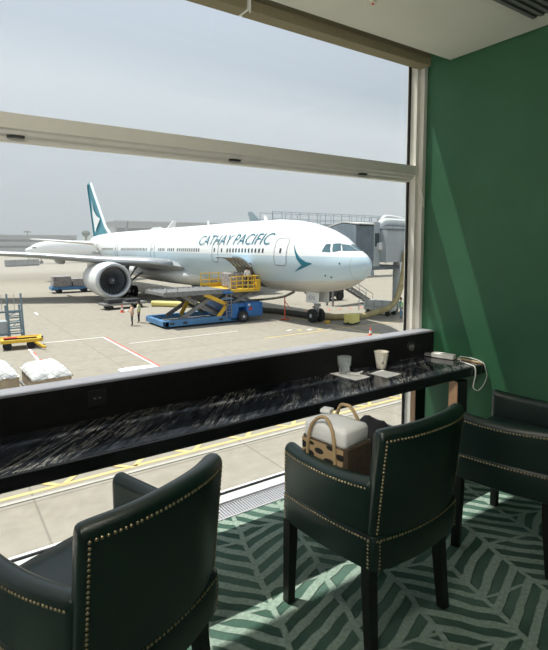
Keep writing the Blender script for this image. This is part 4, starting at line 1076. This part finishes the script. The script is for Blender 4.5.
# ------------------------------------------------------------------ jet bridge
jb = thing('jet_bridge', 'grey passenger boarding bridge docked behind the airliner nose', 'jet bridge', (30, 30, G))
def J(b, n, m, p=None, **k):
    o = b.build(n, M[m], p or jb, **k)
    if p is None: o.location = (-30, -30, 0)
    return o
b = MB(); secs = []
for k in range(13):
    x = 28.6+k*.17; w = .08 if k % 2 else 0
    secs.append([(x, y, z) for y, z in ((29.9+w, 4.9), (33.4-w, 4.9), (33.4-w, 7.7-w), (31.6, 8.05-w), (29.9+w, 7.85-w))])
b.loft(secs); J(b, 'canopy', 'bridgedark')
b = MB(); b.prism([(29.7, 7.9), (31.6, 8.12), (33.6, 7.75), (33.6, 7.83), (31.6, 8.2), (29.7, 7.98)], 'x', 28.6, 30.6); J(b, 'canopy_roof', 'bridgepale')
b = MB(); b.bx(30.6, 31.4, 29.9, 33.4, 4.4, 8.15); cabf = J(b, 'cab', 'bridge', bevel=.05)
b = MB(); b.bx(30.75, 31.25, 29.86, 29.9, 6.1, 7.2); b.build('cab_window', M['winglass'], cabf)
b = MB(); b.lathe([(.02, -.2), (.35, -.15), (.36, .1), (.2, .15), (.02, .15)], (31.3, 29.8, 6.1), axis='y', n=16); b.build('cab_lamp', M['duct'], cabf)
b = MB(); b.bx(31.4, 36.5, 29.3, 32.4, 4.75, 7.45); tn = J(b, 'tunnel', 'bridge')
b = MB(); b.bx(31.4, 36.5, 29.2, 32.5, 7.45, 7.6); b.build('tunnel_roof', M['bridgedark'], tn)
b = MB()
for z in (5.2, 5.75, 6.3): b.bx(31.6, 36.3, 29.26, 29.31, z, z+.06)
for x in (31.5, 34.6, 36.4): b.bx(x-.08, x+.08, 29.22, 29.3, 4.7, 7.45)
b.build('tunnel_rib', M['rail'], tn)
b = MB(); b.bx(36.5, 60, 26.5, 31.5, 4.6, 8.0); tn2 = J(b, 'outer_tunnel', 'bridge')
b = MB()
for x in range(37, 60, 2): b.bx(x-.06, x+.06, 26.4, 26.5, 4.6, 8.0)
b.bx(36.5, 60, 26.4, 26.5, 6.0, 6.1); b.bx(36.5, 60, 26.4, 26.5, 7.0, 7.1); b.build('outer_tunnel_rib', M['rail'], tn2)
b = MB(); b.bx(37.2, 38.3, 26.38, 26.46, 6.4, 6.9); b.build('red_panel', M['red'], tn2)
b = MB(); b.tube(spline([(31.8, 30.6, 7.6), (32.2, 30.6, 8.0), (33.0, 30.6, 8.2), (35, 30.4, 8.15), (36.6, 30.2, 8.0)], 6), .34, 12); J(b, 'air_duct', 'duct', smooth=True)
b = MB(); b.tube(spline([(33.5, 31.8, 7.6), (33.7, 31.8, 8.5), (34.4, 31.7, 8.7), (36.6, 31.4, 8.4)], 6), .24, 12); J(b, 'air_duct', 'duct', smooth=True)
b = MB(); b.cyl((34.7, 31, 0.9), (34.7, 31, 4.75), .32, 16).cyl((36.1, 31, .9), (36.1, 31, 4.75), .25, 16).bx(34.1, 36.6, 30.2, 31.8, .55, .95); J(b, 'lift_column', 'bridge')
for x in (34.4, 36.2):
    b = MB(); wheel(b, (x, 31, .5), .5, .4, 'x'); J(b, 'wheel', 'tyre', smooth=True, angle=.7)
b = MB(); b.bx(30.4, 34, 30, 33, 4.1, 4.45); J(b, 'cab_floor', 'bridgedark')
b = MB()
railing(b, (36.5, 26.6), (60, 26.6), 8.0, (.5, 1.1), 16); railing(b, (31.5, 32.3), (36.5, 32.3), 7.6, (.5, 1.1), 5); J(b, 'roof_railing', 'rail')
# service stairs under the nose
b = MB(); b.bar((34.9, 38.0, 2.2), (38.9, 38.0, 0.1), .1, .3).bar((34.9, 39.1, 2.2), (38.9, 39.1, 0.1), .1, .3)
for k in range(9): b.bx(35.0+k*.43, 35.35+k*.43, 38.05, 39.05, 2.1-k*.225, 2.16-k*.225)
b.bx(33.2, 35, 38, 39.2, 2.1, 2.25).bx(33.3, 33.45, 38.1, 38.25, 0, 2.1).bx(33.3, 33.45, 39, 39.15, 0, 2.1)
sv = thing('service_stairs', 'dark mobile steps behind the nose wheel area', 'steps', (35, 38.5, G)); o = b.build('stair_flight', M['steel'], sv); o.location = (-35, -38.5, 0)
b = MB(); b.cyl((34.9, 38, 3.1), (38.9, 38, 1.0), .04, 6).cyl((34.9, 39.1, 3.1), (38.9, 39.1, 1.0), .04, 6)
for k in range(5):
    for y in (38, 39.1): b.cyl((34.9+k, y, 2.2-k*.525), (34.9+k, y, 3.1-k*.525), .03, 6)
o = b.build('handrail', M['rail'], sv); o.location = (-35, -38.5, 0)
# tug
tg = thing('pushback_tug', 'dark tow tractor parked in the shade behind the nose', 'tow tractor', (36.6, 43, G), rz=.0)
MB().bx(-1.8, 1.8, -1, 1, .45, 1.3).build('tug_body', M['darkgrey'], tg, bevel=.1); MB().bx(.2, 1.5, -.9, .9, 1.3, 1.9).build('tug_cab', M['steel'], tg, bevel=.1)
for x in (-1.2, 1.2):
    for y in (-.95, .95):
        b = MB(); wheel(b, (x, y, .5), .5, .4, 'y'); b.build('wheel', M['tyre'], tg, smooth=True, angle=.7)
# yellow chock box & container cart by the worker
yb = thing('yellow_crate', 'bright yellow equipment crate on the ground right of the nose wheels', 'crate', (27.0, 28.6, G), rz=.3)
MB().bx(-.55, .55, -.4, .4, .12, .8).build('crate_body', M['yellowpale'], yb, bevel=.05)
b = MB(); b.bx(-.6, .6, -.45, .45, .06, .12); b.cyl((-.4, -.3, .07), (-.4, .3, .07), .07, 8).cyl((.4, -.3, .07), (.4, .3, .07), .07, 8).bar((-.55, 0, .2), (-1.1, 0, .1), .06); b.build('crate_base', M['darkgrey'], yb)
gc = thing('ground_power_unit', 'pale grey wheeled power unit between the hose and the worker', 'ground power unit', (32.85, 31.0, G), rz=-1.28)
MB().bx(-1.5, 1.2, -.7, .7, .35, 1.25).build('unit_body', M['duct'], gc, bevel=.2, seg=3)
b = MB(); railing(b, (-1.9, -.7), (1.2, -.72), .3, (.5, 1.0), 4); b.build('unit_frame', M['rail'], gc)
for x in (-1, .9):
    for y in (-.6, .6):
        b = MB(); wheel(b, (x, y, .25), .25, .2, 'y'); b.build('wheel', M['tyre'], gc)
# hoses
def hose(label, pts, r, m, name='air_hose'):
    o = MB().tube(spline(pts, 8), r, 10).build(name, M[m], smooth=True); return tag(o, label, 'hose')
hose('long tan air hose dropping from the bridge and running along the ground', [(33.6, 29.0, G+5.6), (33.5, 29, G+4.75), (33.4, 29, G+4.06), (33.08, 29, G+2.78), (32.6, 29, G+1.69), (31.76, 29, G+.97), (30.9, 29.5, G+.6), (29.7, 29.9, G+.32), (28.6, 30.4, G+.26), (26.95, 31.2, G+.26), (26.2, 32.4, G+.26)], .25, 'hose')
hose('dark air hose lying under the fuselage behind the nose wheels', [(26.12, 32.55, G+.26), (26.05, 34.0, G+.26), (25.6, 36.5, G+.26), (24.4, 39.7, G+.26), (23.4, 42.5, G+.26)], .25, 'hosedark')
hose('pale yellow hose lying on the ground behind the loader', [(18.3, 49.1, G+.3), (19.0, 48.6, G+.3), (20.6, 46.6, G+.3), (22.2, 44.7, G+.3), (22.9, 43.2, G+.3)], .3, 'yellowpale')
hose('brown cable sagging from the belly to the orange stand', [(23.0, 30.9, G+2.6), (23.0, 32.0, G+2.2), (23.0, 33.2, G+1.95), (23, 35.5, G+1.6), (23, 38, G+1.3)], .1, 'hosedark')
cs = thing('cable_stand', 'thin orange cable stand beside the nose wheels', 'stand', (24.0, 33.5, G))
b = MB(); b.cyl((0, 0, 0), (0, 0, 2.1), .05, 8).cyl((-.5, 0, .03), (.5, 0, .03), .03, 6).cyl((0, -.5, .03), (0, .5, .03), .03, 6).bar((0, 0, 1.6), (.3, -.2, 1.1), .06); b.build('stand_pole', M['orange'], cs)
o = MB().bx(-.2, .2, -.12, .12, 0, .2).build('wheel_chock', M['yellow'], bevel=.03); o.location = (25.75, 30.1, G); tag(o, 'small yellow chock against the nose wheels', 'wheel chock')
# flat dollies under the tail end of the loader
fd = thing('flat_trolley', 'grey flat trolley loaded with gear under the far end of the loader deck', 'trolley', (15.5, 49.6, G), rz=.1)
MB().bx(-2.2, 2.2, -.9, .9, .4, .6).build('bed', M['steel'], fd); b = MB(); b.bx(-1.8, -.3, -.7, .7, .6, 1.0).bx(.2, 1.6, -.6, .6, .6, .9); b.build('equipment', M['darkgrey'], fd, bevel=.05)
for x in (-1.5, 1.5):
    b = MB(); b.cyl((x, -.85, .2), (x, .85, .2), .2, 10); b.build('wheel', M['tyre'], fd)

# ------------------------------------------------------------------ horizon
def building(label, x0, x1, y, h, d=30):
    t = thing('terminal_building', label, 'building', ((x0+x1)/2, y+d/2, G)); w = (x1-x0)/2
    MB().bx(-w, w, -d/2, d/2, 0, h).build('wall', M['bld'], t)
    MB().bx(-w-1, w+1, -d/2-1, d/2+1, h, h+.8).build('roof', M['bridge'], t)
    n = max(3, int(w/4))
    for r in range(2):
        MB().bx(-w+2, w-2, -d/2-.1, -d/2, h*(.35+.33*r), h*(.48+.33*r)).build('window_band', M['winglass'], t)
building('long low hazy terminal building behind the airliner tail', 120, 215, 400, 26)
building('hazy concourse far behind the cockpit', 200, 420, 300, 16)
building('low hazy hangar at the left horizon', -10, 28, 420, 13)
building('hazy hangar left of the airliner fin at the horizon', 36, 100, 440, 15)
# gallery with railings behind the bridge
gl = thing('elevated_walkway', 'elevated walkway with lattice railing behind the jet bridge', 'walkway', (75, 72, G))
b = MB(); b.bx(-26, 30, 0, 4, 8.6, 10.2); b.build('walkway_deck', M['bridge'], gl)
b = MB(); railing(b, (-26, 0), (30, 0), 10.2, (.7, 1.9), 28); railing(b, (-26, 4), (30, 4), 10.2, (.7, 1.9), 20); b.build('walkway_railing', M['bluegrey'], gl)
for x in range(-20, 31, 10): MB().bx(x-.5, x+.5, 1.5, 2.5, 0, 8.6).build('column', M['bridge'], gl)
# lamp mast and tree
lm = thing('floodlight_mast', 'thin floodlight mast at the left horizon', 'light mast', (32.9, 230, G))
MB().cyl((0, 0, 0), (0, 0, 12.4), .22, 8).build('mast', M['steel'], lm); MB().bx(-1.3, 1.3, -.3, .3, 12.1, 12.7).build('lamp_head', M['steel'], lm)
tt = thing('control_tower', 'small hazy tower left of the airliner fin', 'tower', (64.2, 262, G)); tt.scale = (1.14,)*3
MB().cyl((0, 0, 0), (0, 0, 10.5), .5, 10).build('shaft', M['steel'], tt)
MB().lathe([(.5, 9.6), (1.6, 10.5), (1.9, 11.6), (1.2, 12.3), (.2, 12.6)], n=12).build('tower_head', M['tree'], tt)
# hills
b = MB(); secs = []
for k in range(60):
    x = -350+k*26; h = 15+9*sin(k*.31)+6*sin(k*.83+1)+3*sin(k*1.9)
    secs.append([(x, 900, G), (x, 960, G+max(3, h)), (x, 1020, G)])
b.loft(secs); struct(b.build('hills', M['hill'], smooth=True))

# ------------------------------------------------------------------ haze, sky, sun
N = NT('haze'); N.t.nodes.remove(N.b)
vs_ = N.n('ShaderNodeVolumeScatter'); vs_.inputs['Density'].default_value = .0112; vs_.inputs['Anisotropy'].default_value = .25
vs_.inputs['Color'].default_value = (.72, .74, .77, 1); N.l(vs_.outputs[0], N.out.inputs['Volume'])
hz = MB().bx(-60, 260, 104, 138, G+.02, 44).build('haze_air', N.m); tag(hz, 'thin grey haze hanging over the airfield', 'haze', kind='stuff')

wd = bpy.data.worlds.new('sky'); bpy.context.scene.world = wd; wd.use_nodes = True
nt = wd.node_tree; bgk = nt.nodes['Background']
tc = nt.nodes.new('ShaderNodeTexCoord'); sx = nt.nodes.new('ShaderNodeSeparateXYZ'); nt.links.new(tc.outputs['Generated'], sx.inputs[0])
rp = nt.nodes.new('ShaderNodeValToRGB'); e = rp.color_ramp.elements
e[0].position = 0; e[0].color = (.44, .48, .52, 1); e[1].position = .75; e[1].color = (.72, .78, .88, 1)
k = e.new(.12); k.color = (.50, .55, .60, 1); k = e.new(.40); k.color = (.66, .72, .81, 1)
nt.links.new(sx.outputs[2], rp.inputs[0]); nt.links.new(rp.outputs[0], bgk.inputs[0]); bgk.inputs[1].default_value = 1.0

sd = bpy.data.lights.new('sun', 'SUN'); sd.energy = 5.8; sd.angle = math.radians(.7); sd.color = (1, .95, .86)
so_ = bpy.data.objects.new('sun', sd); C.objects.link(so_)
so_.rotation_euler = Vector((.45, -.67, -1.9)).to_track_quat('-Z', 'Y').to_euler()

# added fill lamps with no fixtures: counter and bag spots, room fill, ceiling wash
def lamp(name, loc, to, size, watts, col=(1, .93, .82), shape='DISK', sy=None):
    l = bpy.data.lights.new(name, 'AREA'); l.shape = shape; l.size = size; l.energy = watts; l.color = col
    if sy: l.size_y = sy
    o = bpy.data.objects.new(name, l); C.objects.link(o); o.location = loc
    o.rotation_euler = (Vector(to)-Vector(loc)).to_track_quat('-Z', 'Y').to_euler(); return o
for x in (-1.6, .1): lamp('fill_downlight', (x, .45, 2.93), (x*.4+2.0, 2.2, .75), .22, 15)  # added fill for the counter and carpet
def spot(name, loc, to, watts, deg, col=(1, .94, .85)):
    l = bpy.data.lights.new(name, 'SPOT'); l.energy = watts; l.spot_size = math.radians(deg); l.spot_blend = .6; l.shadow_soft_size = .05; l.color = col
    o = bpy.data.objects.new(name, l); C.objects.link(o); o.location = loc
    o.rotation_euler = (Vector(to)-Vector(loc)).to_track_quat('-Z', 'Y').to_euler(); return o
spot('fill_downlight', (.25, .35, 2.93), (2.45, 2.35, .75), 260, 24)  # added, aimed to brighten the things on the counter
spot('fill_downlight', (-.1, .9, 2.93), (1.40, 1.55, .85), 130, 15)  # added, aimed to brighten the bag lid
lamp('room_fill', (-1.2, -3.2, 1.3), (.6, 1.5, 1.9), 2.6, 4.5, (1, .95, .87), 'RECTANGLE', 1.6)  # added soft fill from behind the camera
lamp('ceiling_fill', (-.15, .55, 1.3), (.55, .85, 2.95), .7, 14, (1, .96, .88), 'RECTANGLE', .8)  # added upward fill to brighten the ceiling
# ------------------------------------------------------------------ camera
f_, cx_, cy_, pi_, ya_, ro_ = 496.5, 274, 293.1, .09474, .59979, -.00366
F = Vector((sin(ya_)*cos(pi_), cos(ya_)*cos(pi_), -sin(pi_))); r0 = Vector((cos(ya_), -sin(ya_), 0)); u0 = r0.cross(F)
rv = r0*cos(ro_)+u0*sin(ro_); uv = -r0*sin(ro_)+u0*cos(ro_)
cam = bpy.data.cameras.new('camera'); co_ = bpy.data.objects.new('camera', cam); C.objects.link(co_)
co_.matrix_world = Matrix(((rv.x, uv.x, -F.x, 0), (rv.y, uv.y, -F.y, 0), (rv.z, uv.z, -F.z, 1.6), (0, 0, 0, 1)))
cam.sensor_fit = 'HORIZONTAL'; cam.sensor_width = 36; cam.lens = f_*36/548; cam.shift_y = -(325-cy_)/548
cam.clip_start = .05; cam.clip_end = 3000
sc = bpy.context.scene; sc.camera = co_
sc.view_settings.view_transform = 'Standard'; sc.view_settings.look = 'None'; sc.view_settings.gamma = 1; sc.view_settings.use_curve_mapping = False
sc.view_settings.exposure = 0.0
sc.cycles.max_bounces = 10; sc.cycles.transparent_max_bounces = 16; sc.cycles.volume_bounces = 1
